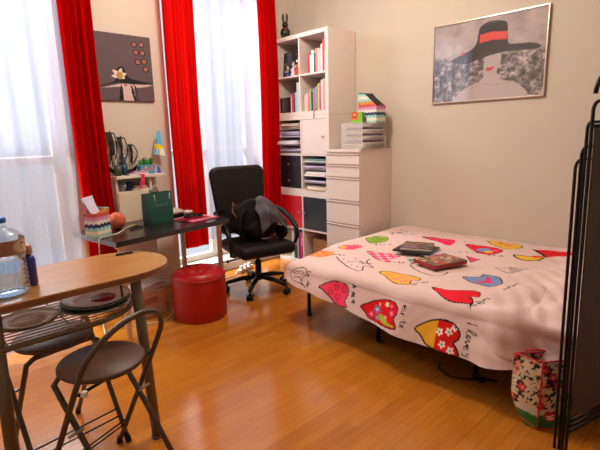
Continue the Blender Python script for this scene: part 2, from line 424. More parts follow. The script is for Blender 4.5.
PAPER = mat('paper', srgb(220, 212, 222), .8, var=.06, scale=60)
def cmat(rgb, rough=.6, cache={}):
    if rgb not in cache: cache[rgb] = mat('colour_%02x%02x%02x' % rgb, srgb(*rgb), rough, var=.06, scale=30)
    return cache[rgb]
def paper_pile(y0, y1, z, hgt, label, cols, out=0, n=6, cat='papers', group='paper piles in the shelf compartments'):
    t = thing('paper_pile', label, cat, (-.21, (y0+y1)/2, z), 0, group)
    rnd = random.Random(int(z*1000)+int(y0*100)); zz = .0006
    for k in range(n):
        hh = hgt/n*rnd.uniform(.75, 1.1); a = rnd.uniform(-.07, .07); dx = -rnd.uniform(0, .04)-out*rnd.random()
        W2 = (y1-y0)*rnd.uniform(.40, .44)
        MB().box(-.145, .14, -W2, W2, zz, zz+hh*.94, .0, M=rotz(a, (dx, 0, 0))).build('sheaf', cmat(rnd.choice(cols)), t); zz += hh
LIL = (206, 196, 226); WH = (232, 226, 228); TEAL = (120, 160, 150); BEI = (214, 190, 160); DK = (60, 50, 64)
zt = [LO[0]+(LO[1]-LO[0])*k/5 for k in range(6)]
lab = ['lowest', 'second lowest', 'middle', 'second from the top', 'topmost, with teal folder']
for k in range(5):
    paper_pile(RY[0], RY[1], W_+zt[k]+(.0035 if k else 0), .036 if k != 2 else .045, 'papers in the open tray below the white door, '+lab[k]+' tray',
               [[WH, BEI], [LIL, LIL, DK], [WH, BEI, DK], [LIL, WH, LIL], [TEAL, WH, DK]][k], out=.07 if k == 4 else .02, n=4)
zt = [HI[0]+(HI[1]-HI[0])*k/4 for k in range(5)]
for k in range(4):
    paper_pile(LY[0], LY[1], W_+zt[k]+(.0035 if k else 0), .06 if k < 3 else .055, 'papers left of the white door, '+['bottom pile', 'pile above the bottom one', 'pile sticking out to the left', 'top pile of crumpled sheets'][k],
               [[LIL, DK, WH], [LIL, WH, LIL, DK], [LIL, WH, DK], [BEI, WH, BEI, (190, 120, 100)]][k], out=.05 if k in (1, 2) else .02, n=6)

# upright books: a thing each, spine facing the room (-x)
def books(y_right, z, specs, group, where, depth=.20, ws=1.0):
    """specs: list of (width, height, rgb, lean, description), from right (small y) to left"""
    y = y_right
    for (wd, ht, col, desc) in specs:
        wd *= ws
        t = thing('book', desc+' '+where, 'book', (-.36, y+wd/2, z+.0006), 0, group)
        MB().box(0, depth*.98, -wd/2+.0004, wd/2-.0004, 0, ht, .0015).build('cover', cmat(col, .45), t)
        MB().box(.004, depth*.985, -wd/2+.002, wd/2-.002, ht-.0005, ht+.0008).build('page_block', PAPER, t)
        y += wd
    return y
zA = 2*W_+LO[0]-.002+.0005; zB = 2*W_+HI[0]-.002
CR = (232, 222, 206)
books(RY[0]+.016, zB, [
    (.016, .19, (205, 190, 176), 'short beige book at the right end'), (.022, .285, (214, 50, 32), 'tallest bright red book'), (.018, .245, (236, 226, 220), 'white book beside the red one'),
    (.018, .20, (196, 184, 206), 'pale lilac book'), (.016, .215, (226, 200, 196), 'pale pink book'), (.022, .215, (232, 128, 96), 'salmon orange book'),
    (.018, .18, (44, 54, 92), 'dark navy book'), (.026, .205, (226, 228, 216), 'white book with a green top'), (.018, .17, (220, 216, 210), 'off-white thin book'), (.024, .185, (176, 24, 40), 'dark red book at the left end')],
    'books on the top right shelf', 'on the top shelf of the tall unit', ws=1.22)
books(RY[0]+.004, zA, [
    (.03, .285, (222, 196, 172), 'wide flowered book at the right end'), (.018, .29, (206, 150, 130), 'dusty rose tall book'), (.03, .28, (204, 190, 208), 'tall thick lilac book'),
    (.016, .235, (178, 40, 44), 'red book'), (.016, .25, (226, 200, 60), 'yellow topped book'), (.02, .225, (70, 150, 200), 'sky blue book'), (.012, .225, (226, 120, 70), 'orange slim book'),
    (.03, .21, (150, 126, 146), 'mauve book'), (.02, .18, (38, 34, 40), 'black book'), (.018, .20, (120, 190, 110), 'light green book'),
    (.024, .175, (216, 104, 116), 'rose striped book'), (.024, .17, (206, 186, 176), 'greyish cream book'), (.022, .16, (222, 206, 190), 'cream book at the left end')],
    'books on the second right shelf', 'on the lower right shelf of the top unit', ws=1.12)
books(LY[0]+.004, zA, [
    (.026, .22, (58, 50, 52), 'black and white patterned book'), (.034, .285, (206, 210, 206), 'tall pale grey book'), (.022, .19, (170, 200, 210), 'pale blue book'),
    (.018, .20, (40, 74, 110), 'dark blue book'), (.024, .185, (232, 50, 40), 'bright red book'), (.016, .15, (232, 210, 206), 'pale pink small book')],
    'books on the second left shelf', 'on the lower left shelf of the top unit', ws=1.12)
tag(MB().tube([(-.364, RY[0]+.150, 2*W_+.06), (-.397, RY[0]+.150, 2*W_+.04), (-.399, RY[0]+.15, 2*W_-.03)], .004, 6).build('bookmark_ribbon', cmat((226, 60, 50))),
    'thin red bookmark ribbon hanging over the board below the books', 'ribbon')
# carved box left of those books
t = thing('carved_box', 'dark brown carved box in the lower left shelf of the top unit', 'box', (-.35, .645, zA+.0006))
CARV = mat('carved_dark_wood', srgb(58, 32, 24), .5, var=.7, scale=55, bump=.9, bscale=90)
MB().box(0, .16, -.070, .072, 0, .155, .005).build('body', CARV, t)
b = MB()
for a in (-.063, .065): b.box(-.005, 0, a-.007, a+.007, .002, .153)
b.box(-.005, 0, -.056, .058, .14, .153); b.box(-.005, 0, -.056, .058, .002, .015); b.build('front_moulding', mat('darker_wood', srgb(40, 22, 18), .5), t)
# top left shelf: dark picture and figurines
def fn_dark(u, v):
    p = Paint(u, v, srgb(36, 28, 36)); rnd = random.Random(4)
    for k in range(40): p.circ((rnd.uniform(0, .22), rnd.uniform(0, .23)), rnd.uniform(.006, .02), srgb(*rnd.choice([(90, 70, 60), (50, 60, 100), (30, 40, 80), (120, 90, 50), (20, 20, 24)])))
    return p.c
t = thing('standing_picture', 'small dark framed picture standing in the top left shelf', 'picture', (-.315, .57, zB))
MB().box(0, .012, -.10, .14, .001, .25, .003, M=xf((0, 0, 0), 0, R(6))).build('frame', cmat((34, 26, 28)), t)
panel('print', (-.003, .13, .012), (0, -1, 0), (.1, 0, .995), .22, .225, fn_dark, painted('dark_print'), t)
SK = cmat((232, 214, 196)); 
for (x, y, col, hat, lb, s) in ((-.352, .437, (196, 60, 40), (90, 40, 40), 'figurine in red dress beside the shelf divider', 1.25), (-.357, .50, (222, 214, 224), (232, 226, 228), 'white and blue figurine in the top left shelf', .95), (-.357, .585, (60, 74, 130), (226, 200, 150), 'blue figurine left in the top left shelf', .75)):
    t = thing('figurine', lb, 'figurine', (x, y, zB+.0006), 0, 'figurines in the top left shelf')
    MB().lathe([(0, 0), (.03*s, 0), (.032*s, .01), (.022*s, .05*s), (.012*s, .085*s), (.006*s, .095*s), (0, .096*s)], n=18).build('dress', cmat(col), t)
    MB().ball((0, 0, .11*s), .018*s, 2).build('head', SK, t)
    MB().lathe([(.026*s, .120*s), (.012*s, .125*s), (.008*s, .14*s), (0, .142*s)], n=14).build('hat', cmat(hat), t)
    MB().tube([(-.005, -.012*s, .08*s), (-.02, -.028*s, .055*s)], .006*s, 8).tube([(-.005, .012*s, .08*s), (-.02, .028*s, .055*s)], .006*s, 8).build('arms', SK, t)
# binders, bottom left cell
for k, (wd, col, lb) in enumerate([(.062, (214, 24, 96), 'magenta ring binder nearest the divider'), (.026, (96, 40, 110), 'purple thin folder'), (.020, (206, 196, 226), 'pale lilac thin folder'), (.05, (24, 84, 62), 'dark green ring binder'), (.04, (210, 214, 206), 'off-white folder')]):
    y = LY[0]+.006+sum([.062, .026, .020, .05, .04][:k])+wd/2
    t = thing('ring_binder', lb+' in the bottom left compartment', 'folder', (-.365, y, LO[0]+.0006-.002), 0, 'folders in the bottom compartment')
    MB().box(0, .27, -wd/2+.0006, wd/2-.0006, 0, .30, .003).build('cover', cmat(col, .4), t)
    if k in (0, 3):
        MB().box(-.0012, 0, -.016, .016, .15, .24).build('spine_label', cmat((236, 120, 170)), t)
        MB().lathe([(.010, 0), (.010, .002), (.006, .002), (.006, 0)], n=16, M=xf((0, 0, .07), 0, R(-90), 0)).build('finger_ring', BLACKM, t)
t = thing('cardboard_box', 'brown cardboard box in the bottom right compartment', 'box', (-.345, RY[0]+.125, LO[0]+.0006-.002))
MB().box(0, .29, -.12, .12, 0, .25, .003).build('body', CARD, t)
b = MB()
for k in range(9): b.box(-.002, 0, -.11+k*.026, -.104+k*.026, .01, .24)
b.build('ribs', CARD, t)
# rabbit
t = thing('rabbit_figure', 'small dark rabbit figure standing on top of the tall shelves', 'figurine', (-.335, .63, 3*W_), R(42))
RB = mat('dark_rabbit', srgb(30, 30, 22), .45, var=.5, scale=60)
b = MB().ball((0, 0, .055), .05, 3, (.9, 1, 1.1)).ball((-.0, 0, .13), .034, 3, (1, .9, 1)).ball((-.045, .02, .015), .02, 2).ball((-.045, -.02, .015), .02, 2).ball((-.03, 0, .12), .014, 2)
b.build('body', RB, t)
for s in (-1, 1): MB().ball((.004, s*.019, .195), .014, 3, (.55, .85, 3.1), M=None).build('ear', RB, t)
MB().ball((-.033, .0, .09), .010, 2, (1, 2, 1)).build('bow', cmat((150, 30, 30)), t)

# ---- dresser
t = thing('chest_of_drawers', 'tall narrow white chest of six drawers between the cube shelves and the bed', 'chest of drawers', (-.003, -.032, 0))
DX = -.475; DH = 1.205
MB().box(DX+.018, 0, -.40, 0, .0, DH-.02, .0015).build('carcass', WHITE, t)
MB().box(DX-.002, 0, -.40, 0, DH-.02, DH, .002).build('top', WHITE, t)
zz = [DH-.035, 1.066, .953, .740, .525, .305, .08]
for k in range(6):
    z1, z0 = zz[k], zz[k+1]
    MB().box(DX, DX+.016, -.398, -.002, z0+.012, z1-.0015, .002).box(DX-.009, DX, -.401, -.001, z1-.009, z1-.0015, .002).build('drawer', WHITE, t)

# ---- letter trays on the dresser
t = thing('letter_tray_stack', 'four tier white wire letter tray stack on the chest of drawers', 'letter tray', (-.29, -.328, DH))
MESHW = mat('white_wire', srgb(238, 230, 226), .4)
for k in range(4):
    z = .002+k*.056; b = MB(); X0, X1, Y0, Y1 = -.165, .165, -.115, .115
    b.tube([(X0, Y0, z+.003), (X1, Y0, z+.003), (X1, Y1, z+.003), (X0, Y1, z+.003)], .002, 6, closed=True)
    b.tube([(X0, Y0, z+.046), (X0, Y1, z+.046)], .0025, 6)
    b.box(X0, X1, Y0, Y1, z+.0005, z+.0022)
    for j in range(24):
        y = Y0+(Y1-Y0)*(j+.5)/24; b.box(X0-.0010, X0+.0010, y-.0017, y+.0017, z+.003, z+.046)
    for zz_ in (.016, .031): b.box(X0-.001, X0+.001, Y0, Y1, z+zz_-.001, z+zz_+.001)
    for (x, y) in ((X0, Y0), (X1, Y0), (X0, Y1), (X1, Y1)): b.tube([(x, y, z), (x, y, z+.056)], .003, 6)
    for y in (Y0, Y1): b.tube([(X0, y, z+.05), (X1, y, z+.05)], .0018, 6)
    b.build('tray', MESHW, t)
MB().box(-.165, .165, -.115, .115, .226, .229).build('top_sheet', MESHW, t)
for k in range(1, 4):
    tt = thing('paper_sheaf', 'dark and lilac papers lying in the white wire tray, '+['', 'second from bottom', 'second from top', 'top tray'][k], 'papers', (-.28, -.328, DH+.005+k*.056), 0, 'papers in the wire trays')
    MB().box(-.14, .15, -.10, .10, 0, .012, M=rotz(.03*k)).build('dark_folder', cmat((64, 48, 60)), tt)
    MB().box(-.13, .13, -.10, .09, .0125, .022, M=rotz(-.05*k)).build('loose_sheets', cmat((170, 150, 180)), tt)

# ---- zigzag striped magazine files
ZZ = [(150, 200, 184), (214, 130, 50), (206, 74, 74), (206, 140, 176), (226, 214, 204), (28, 36, 80), (150, 204, 190), (230, 216, 190)]
def fn_zig(period=.19, mask=None):
    def f(u, v):
        z = (v+.0055*np.abs(((u/.036) % 1)*2-1)*2) / period*len(ZZ)*1.0
        c = np.array([srgb(*x) for x in ZZ])
        return c[(-np.floor(z).astype(int)) % len(ZZ)]
    return f
PZ = painted('zigzag_card', .55)
def magazine_file(loc, rz, label, L=.24, Wd=.09, H=.29, cut=.17):
    t = thing('magazine_file', label, 'magazine file', loc, rz)
    # local: tall end at +y, low front at -y ; broad sides at x=+-Wd/2
    f = fn_zig()
    nx, ny = 60, 70
    for sx in (-1, 1):
        u, v = np.meshgrid(np.linspace(0, L, nx), np.linspace(0, 1, ny))
        top = np.where(u < L*.28, H, H-(H-cut)*np.clip((u-L*.28)/(L*.72), 0, 1)); v = v*top
        grid_mesh('side_panel', np.full(u.shape, sx*Wd/2), L/2-u, v+.0005, PZ, t, f(u, v), False, .0018 if sx > 0 else -.0018)
    panel('front_panel', (-Wd/2, -L/2, .0005), (1, 0, 0), (0, 0, 1), Wd, cut, f, PZ, t, .004, .0015)
    panel('back_panel', (-Wd/2, L/2, .0005), (1, 0, 0), (0, 0, 1), Wd, H, f, PZ, t, .004, -.0015)
    return t
t = magazine_file((-.20, -.350, DH+.2295), R(-4), 'zigzag striped magazine file standing on the letter trays', L=.215, Wd=.12, H=.265, cut=.145)
MB().prism([(-.1045, .002), (.1045, .002), (.1045, .255), (.047, .262), (-.1045, .143)], -.057, .057, M=Matrix(((0, 0, 1, 0), (1, 0, 0, 0), (0, 1, 0, 0), (0, 0, 0, 1)))).build('dark_fill', cmat((24, 20, 24)), t)  # solid dark prism filling the file up to its sloped opening
t = thing('small_box', 'small red, orange and green box on the letter trays before the striped file', 'box', (-.355, -.315, DH+.2295), R(6))
MB().box(-.02, .02, -.055, .055, .0005, .095, .002).build('carton', cmat((120, 180, 50)), t)
panel('orange_front', (-.0212, .055, .03), (0, -1, 0), (0, 0, 1), .07, .065, lambda u, v: (lambda p: (p.circ((.035, .035), .02, srgb(60, 50, 90)), p.circ((.035, .04), .012, srgb(240, 190, 60)), p.c)[-1])(Paint(u, v, srgb(232, 84, 30))), painted('carton_print'), t)
MB().ball((0, -.075, .03), .02, 2, (.5, .6, 1.5)).build('key_tag', cmat((90, 40, 80)), t)

# ================================================================== PICTURES
def fn_hatpic(W, H):
    def f(u, v):
        x, y = u/W, v/H
        rng = np.random.RandomState(3)
        def noise(fx, fy, seed):
            r = np.random.RandomState(seed); g = r.rand(int(fy)+2, int(fx)+2); gx, gy = x*fx, y*fy
            i, j = np.floor(gx).astype(int), np.floor(gy).astype(int); a, b = gx-i, gy-j; a = a*a*(3-2*a); b = b*b*(3-2*b)
            return g[j, i]*(1-a)*(1-b)+g[j, i+1]*a*(1-b)+g[j+1, i]*(1-a)*b+g[j+1, i+1]*a*b
        sky = .50+.16*noise(9, 9, 1)+.10*noise(25, 25, 2)
        city = .12+.50*noise(70, 45, 5)*noise(24, 18, 6)*2
        k = np.clip((.60-.05*x-y)/.05, 0, 1); g = sky*(1-k)+city*k
        c = np.stack([g*1.0, g*.88, g*.86], -1)**1.6
        x = x-.035; y = y+.025
        p = Paint(x, y, (0, 0, 0)); p.c = c
        # shoulders, neck and face in washed-out grey pink
        p.poly([(.20, 0), (.23, .12), (.32, .20), (.42, .25), (.48, .33), (.575, .33), (.62, .25), (.70, .22), (.78, .16), (.81, 0)], srgb(196, 178, 174), sm=4)
        p.poly([(.48, .32), (.455, .40), (.46, .50), (.50, .58), (.60, .58), (.60, .46), (.575, .37), (.57, .31)], srgb(190, 176, 174), sm=4)
        p.line([(.34, .17), (.46, .22), (.58, .19), (.72, .22)], srgb(176, 158, 154), .006, 5)
        p.poly([(.47, .395), (.49, .42), (.515, .415), (.54, .425), (.55, .41), (.52, .375), (.49, .375)], srgb(214, 50, 54), sm=3)
        # big hat: crown, band, brim
        p.poly([(.13, .56), (.17, .53), (.25, .50), (.33, .50), (.40, .53), (.50, .56), (.62, .58), (.75, .57), (.90, .565), (.92, .60), (.84, .645), (.70, .66), (.655, .70), (.645, .90), (.60, .955), (.50, .975), (.42, .94), (.395, .88), (.38, .74), (.33, .665), (.24, .62)], srgb(46, 40, 42), sm=5)
        p.poly([(.405, .73), (.52, .745), (.645, .725), (.645, .82), (.52, .845), (.405, .83)], srgb(232, 74, 62), sm=0)
        p.circ((.255, .63), .02, srgb(190, 60, 70), .02)
        return p.c
    return f
PW, PH = .885, .615
t = thing('framed_picture', 'framed grey picture of a woman in a wide hat with red band over the bed', 'picture', (-.001, -.842, 1.572))
ALU = mat('brushed_aluminium', srgb(206, 190, 176), .3, .8)
for (y0, y1, z0, z1) in ((-PW, 0, 0, .010), (-PW, 0, PH-.010, PH), (-PW, -PW+.010, .010, PH-.010), (-.010, 0, .010, PH-.010)):
    MB().box(-.022, 0, y0, y1, z0, z1, .0012).build('frame_edge', ALU, t)
MB().box(-.010, 0, -PW+.010, -.010, .010, PH-.010).build('backing', cmat((120, 110, 100)), t)
panel('print', (-.0112, -.010, .010), (0, -1, 0), (0, 0, 1), PW-.02, PH-.02, fn_hatpic(PW-.02, PH-.02), painted('hat_print', .6), t, .004)
MB().box(-.0165, -.0145, -PW+.010, -.010, .010, PH-.010).build('glass_pane', glass_mat('picture_glass', gloss=.05), t)

def fn_canvas(u, v):
    p = Paint(u, v, srgb(92, 74, 78)); W, H = .56, .515
    x0 = .07
    def q(px, py): return ((px-35)/300*.465+x0+.02, (405-py)/330*.515)
    BK = srgb(18, 14, 18); PK = srgb(206, 176, 172); GD = srgb(176, 140, 70)
    # face and neck
    p.poly([q(*a) for a in [(150, 320), (240, 320), (225, 345), (232, 405), (140, 405), (158, 350)]], PK)
    p.poly([q(*a) for a in [(58, 345), (150, 322), (158, 335), (110, 340)]], PK)
    p.poly([q(*a) for a in [(235, 322), (340, 318), (300, 330), (240, 338)]], PK)
    # hair / scarf bands
    p.poly([q(*a) for a in [(158, 320), (166, 350), (166, 405), (140, 405), (150, 350)]], BK)
    p.poly([q(*a) for a in [(208, 320), (222, 340), (228, 380), (240, 405), (222, 405), (212, 370)]], BK)
    p.line([q(*a) for a in [(222, 318), (236, 345), (238, 375), (250, 402)]], BK, .004, 4)
    # hat
    p.poly([q(*a) for a in [(20, 345), (110, 315), (130, 300), (140, 255), (160, 235), (180, 240), (200, 285), (250, 300), (345, 314), (230, 318), (140, 318)]], BK, sm=3)
    # flower
    for a, r in ((20, .038), (75, .046), (140, .046), (190, .042), (-30, .03)):
        cx, cy = q(155, 280); dx, dy = math.cos(R(a)), math.sin(R(a))
        tip = (cx+dx*r*1.6, cy+dy*r*1.3); n = (-dy, dx)
        p.poly([(cx, cy), (cx+dx*r*.7+n[0]*.016, cy+dy*r*.7+n[1]*.016), tip, (cx+dx*r*.7-n[0]*.016, cy+dy*r*.7-n[1]*.016)], srgb(222, 200, 190), sm=3)
    p.circ(q(155, 280), .028, GD)
    p.poly([q(*a) for a in [(175, 326), (182, 322), (190, 326), (182, 334)]], srgb(150, 20, 40))
    # small ringed squares
    for a in ((248, 118), (287, 116), (254, 158), (290, 158), (260, 206), (296, 200), (302, 240)):
        cx, cy = q(*a); s = .022
        P = [(cx+s*math.cos(R(k)), cy+s*math.sin(R(k))) for k in range(20, 380, 60)]
        p.poly(P, srgb(190, 120, 116), BK, .0045); p.circ((cx, cy), .008, srgb(150, 30, 40))
    return p.c
t = thing('canvas_picture', 'dark frameless picture of a hat with white flower on the wall between the curtains', 'picture', (-2.255, WY-.001, 1.657))
MB().box(0, .562, -.022, 0, 0, .517, .001).build('stretcher_panel', cmat((50, 40, 42)), t)
panel('print', (.001, -.0232, .001), (1, 0, 0), (0, 0, 1), .56, .515, fn_canvas, painted('canvas_print', .75), t, .0035)

# ================================================================== BED
def sm(a, b, x):
    t = np.clip((x-a)/(b-a), 0, 1); return t*t*(3-2*t)
def duvet(s, t):
    """s: metres from the wall across the bed and down its side; t: metres from the foot hem"""
    r = .07; q = r*np.pi/2
    def prof(a, flat):
        b = np.clip(a-flat, 0, q)/r; d = np.maximum(a-flat-q, 0)
        return np.minimum(a, flat)+r*np.sin(b)+d*.30, r*(1-np.cos(b))+d*.954
    hx, dx = prof(s, 1.41); t0 = .20
    hy, dy = prof(np.maximum(t0-t+1.0, 0), 1.0)
    y = -.625+(hy-1.0)-np.maximum(t-t0, 0); drop = (dx**3+dy**3)**(1/3.)
    y = np.where(t > t0, -.625-(t-t0), y)
    top = .482+.02*np.exp(-((s-.5)/.5)**2)-.02*sm(1.2, 0, t)*sm(.9, 1.4, s)
    top = top+.007*np.sin(s*7.3+1.3*np.sin(t*3.1))*np.sin(t*6.1+.5)+.05*sm(1.55, 1.9, t)*np.exp(-((s-.55)/.42)**2)
    fold = sm(1.3, 1.9, t)
    top = top+fold*.013*np.sin(s*16+t*9+2*np.sin(t*4))+.004*np.sin(s*23-t*11)*fold
    side = sm(1.44, 1.6, s)
    x = -hx+side*(.012*np.sin(t*9+1)+.007*np.sin(t*21))
    # small creases
    cr = .0055*np.sin(s*41+7*np.sin(t*5.3))*np.sin(t*29+5*np.sin(s*4.1))*(.35+fold)
    dg = fold*.022*np.abs(np.sin((s*8-t*9)+1.5*np.sin(s*5+t*2)))**.7*(.35+.65*sm(.5, 1.2, s))
    x = x+side*.09*sm(1.62, 1.85, t)
    return x-.005-side*(dg+cr*.8), y, top-drop+(cr+dg*.8)*(1-side)
def slen(t): return 1.755-.135+.105*sm(.2, 1.3, t)-.06*(1-sm(0, .3, t))
SHP = {
'pinkheart': [(1.572, 0.496), (1.542, 0.543), (1.518, 0.602), (1.518, 0.67), (1.533, 0.721), (1.562, 0.733), (1.582, 0.733), (1.628, 0.716), (1.66, 0.738), (1.66, 0.653), (1.62, 0.598), (1.579, 0.526)],
'redheart': [(1.623, 0.852), (1.593, 0.903), (1.563, 0.958), (1.538, 1.03), (1.535, 1.085), (1.557, 1.115), (1.591, 1.123), (1.626, 1.106), (1.68, 1.128), (1.69, 1.026), (1.68, 0.933), (1.652, 0.89)],
'yellowheart': [(1.646, 1.238), (1.601, 1.289), (1.573, 1.344), (1.56, 1.399), (1.569, 1.454), (1.606, 1.488), (1.643, 1.488), (1.667, 1.467), (1.696, 1.492), (1.73, 1.501), (1.73, 1.437), (1.725, 1.361), (1.71, 1.31), (1.671, 1.272)],
'solidred': [(1.366, 1.25), (1.354, 1.331), (1.317, 1.39), (1.276, 1.437), (1.28, 1.484), (1.334, 1.501), (1.359, 1.471), (1.4, 1.505), (1.433, 1.505), (1.449, 1.458), (1.457, 1.407), (1.437, 1.348)],
'orange': [(1.321, 0.852), (1.272, 0.886), (1.262, 0.954), (1.258, 1.047), (1.274, 1.115), (1.304, 1.128), (1.33, 1.094), (1.394, 1.119), (1.42, 1.085), (1.418, 1.013), (1.37, 0.937)],
'check': [(0.981, 0.487), (0.965, 0.534), (0.924, 0.623), (0.919, 0.708), (0.929, 0.742), (0.983, 0.763), (1.032, 0.729), (1.085, 0.78), (1.11, 0.716), (1.07, 0.623)],
'outline': [(1.204, 0.386), (1.296, 0.517), (1.38, 0.674), (1.378, 0.755), (1.284, 0.699), (1.271, 0.767), (1.204, 0.661), (1.12, 0.62)],
'green': [(0.686, 0.246), (0.598, 0.254), (0.538, 0.314), (0.575, 0.39), (0.69, 0.441), (0.774, 0.407), (0.788, 0.36)],
'floral': [(1.284, 0.17), (1.199, 0.165), (1.149, 0.22), (1.139, 0.305), (1.209, 0.326), (1.278, 0.259)],
'pinkor': [(1.042, 0.259), (0.959, 0.271), (0.901, 0.373), (0.957, 0.403), (1.029, 0.365), (1.053, 0.305)],
'pinkblk': [(0.374, 0.585), (0.434, 0.712), (0.497, 0.89), (0.281, 0.818), (0.33, 0.716)],
'redmulti': [(0.373, 0.954), (0.356, 1.081), (0.391, 1.238), (0.527, 1.229), (0.546, 1.145), (0.486, 1.055)],
'yel2': [(0.147, 1.017), (0.115, 1.153), (0.128, 1.276), (0.305, 1.289), (0.337, 1.195)],
'yel3': [(0.461, 1.344), (0.412, 1.45), (0.321, 1.505), (0.511, 1.505), (0.539, 1.412)],
'redbig': [(0.206, 1.382), (0.111, 1.585), (0.181, 1.70), (0.338, 1.509)],
'bluegray': [(1.087, 1.293), (1.029, 1.369), (0.959, 1.361), (0.98, 1.467), (1.079, 1.513), (1.149, 1.462), (1.149, 1.365)],
'pinksmall': [(0.66, 1.10), (0.68, 1.21), (0.768, 1.187)],
'tri': [(0.795, 1.356), (0.704, 1.522), (0.873, 1.479)],
'gray1': [(0.324, 0.25), (0.186, 0.292), (0.246, 0.462), (0.414, 0.492), (0.431, 0.386)],
}
def duvet_cols(s, t):
    BK = srgb(20, 16, 20)
    p = Paint(s, t, srgb(226, 194, 186)); S = SHP
    E_ = .0035
    p.poly(S['pinkheart'], srgb(250, 70, 104), BK, E_, sm=3)
    for c in [(1.588, .593), (1.553, .632), (1.561, .695), (1.611, .653)]:
        p.circ(c, .019, srgb(214, 24, 60)); p.circ(c, .012, srgb(250, 90, 120)); p.circ(c, .005, srgb(214, 24, 60))
    p.poly(S['redheart'], srgb(222, 22, 34), BK, E_, sm=3)
    for c, cc, r in [((1.613, .975), (110, 140, 200), .026), ((1.563, 1.043), (240, 232, 190), .016), ((1.578, .988), (240, 220, 200), .010), ((1.650, .941), (240, 110, 160), .018), ((1.60, 1.085), (240, 90, 130), .020), ((1.64, 1.045), (240, 110, 150), .018), ((1.66, .985), (120, 150, 210), .016), ((1.562, 1.078), (240, 120, 150), .010)]:
        p.flower(c, r, srgb(*cc), srgb(250, 230, 120))
    p.poly([(1.635, .99), (1.63, 1.02), (1.66, 1.07), (1.665, 1.12), (1.675, 1.115), (1.68, 1.05), (1.665, 1.0)], srgb(170, 186, 50))
    p.poly(S['yellowheart'], srgb(232, 170, 40), BK, E_+.001, sm=3)
    m = inpoly(s, t, smoothpoly(S['yellowheart'], 3)) & (t > 1.363); p.put(m, srgb(216, 24, 24))
    for c in [(1.614, 1.433), (1.688, 1.407), (1.626, 1.382), (1.709, 1.458), (1.585, 1.462)]: p.flower(c, .022, srgb(244, 232, 216), srgb(90, 100, 160), 5)
    p.put(dline(s, t, smoothpoly(S['yellowheart'], 3), True) < E_+.001, BK)
    p.poly(S['solidred'], srgb(232, 28, 44), BK, E_, sm=3)
    for k in range(9):
        p.line([(1.30+.02*(k % 3), 1.42+.02*(k//3)), (1.42, 1.40+.012*k)], srgb(214, 16, 34), .0015)
    p.poly(S['orange'], srgb(240, 176, 66), BK, E_, sm=3)
    for c in [(1.31, .93), (1.36, 1.0), (1.30, 1.02), (1.37, 1.06), (1.32, 1.08)]: p.circ(c, .022, srgb(244, 130, 120)); p.circ(c, .012, srgb(240, 170, 90))
    chk = (((s/.038).astype(int)+(t/.045).astype(int)) % 2) == 0
    m = inpoly(s, t, smoothpoly(S['check'], 3)); p.put(m, srgb(244, 170, 180)); p.put(m & chk, srgb(238, 60, 100)); p.line([S['check'][1], S['check'][0], S['check'][9], S['check'][8]], BK, .003, 3)
    p.line(S['outline'], BK, .0045, 4)
    p.line([(1.26, .56), (1.20, .60), (1.24, .66), (1.20, .70)], BK, .004, 4)
    for c in [(1.226, .471), (1.26, .543), (1.168, .53), (1.315, .619), (1.232, .623), (1.344, .602), (1.321, .674), (1.215, .649)]: p.circ(c, .008, BK)
    p.poly(S['green'], srgb(150, 180, 60), BK, E_, sm=3)
    for k in range(4): p.line([(.60+.05*k, .27+.02*k), (.64+.035*k, .40)], srgb(70, 110, 40), .007)
    p.poly(S['floral'], srgb(240, 140, 80), None, sm=3)
    for k in range(10): p.circ((1.16+.012*k, .19+.013*((k*7) % 10)), .009, srgb(236, 190, 60) if k % 2 else srgb(220, 60, 50))
    p.line(S['floral'][:3], BK, .003, 3)
    p.poly(S['pinkor'], srgb(244, 80, 110), None, sm=3); p.circ((1.02, .29), .03, srgb(240, 170, 70)); p.line(S['pinkor'][:3], BK, .003, 3)
    p.poly(S['pinkblk'], srgb(240, 40, 90), None, sm=3); p.line([S['pinkblk'][4], S['pinkblk'][0], S['pinkblk'][1]], BK, .010, 3)
    p.poly(S['redmulti'], srgb(230, 30, 50), BK, E_, sm=3); p.circ((.46, 1.13), .05, srgb(120, 150, 200)); p.circ((.49, 1.18), .03, srgb(230, 190, 60)); p.circ((.43, 1.2), .022, srgb(236, 80, 140))
    p.poly(S['yel2'], srgb(236, 180, 60), BK, E_, sm=3); p.circ((.2, 1.2), .03, srgb(240, 130, 110)); p.circ((.24, 1.14), .02, srgb(240, 130, 110))
    p.poly(S['yel3'], srgb(236, 184, 50), BK, .006, sm=3); p.circ((.40, 1.47), .035, srgb(224, 30, 40))
    p.poly(S['redbig'], srgb(226, 20, 28), None, sm=0); p.line([S['redbig'][0], S['redbig'][3]], BK, .012)
    p.poly(S['bluegray'], srgb(126, 144, 186), BK, E_, sm=3)
    for k in range(5): p.line([(1.0+.02*k, 1.40+.01*k), (1.08+.012*k, 1.46-.02*k)], srgb(224, 60, 110), .008)
    p.poly(S['pinksmall'], srgb(240, 60, 110), BK, .003)
    p.line(S['tri']+[S['tri'][0]], BK, .003)
    for k in range(7): p.line([(.74+.02*k, 1.42+.01*k), (.76+.016*k, 1.50)], srgb(70, 60, 66), .003)
    rr = random.Random(9); g = S['gray1']
    for k in range(16):
        a = (rr.uniform(.22, .42), rr.uniform(.29, .47)); p.line([a, (a[0]+rr.uniform(-.04, .04), a[1]+rr.uniform(-.03, .03)), (a[0]+rr.uniform(-.05, .05), a[1]+rr.uniform(-.05, .05))], srgb(90, 78, 84), .003, 3)
    p.line([(1.537, .191), (1.489, .25), (1.473, .326), (1.509, .356), (1.565, .314), (1.607, .369)], BK, .003, 5)
    p.line([(1.548, .203), (1.573, .229), (1.584, .297), (1.60, .36)], BK, .003, 5)
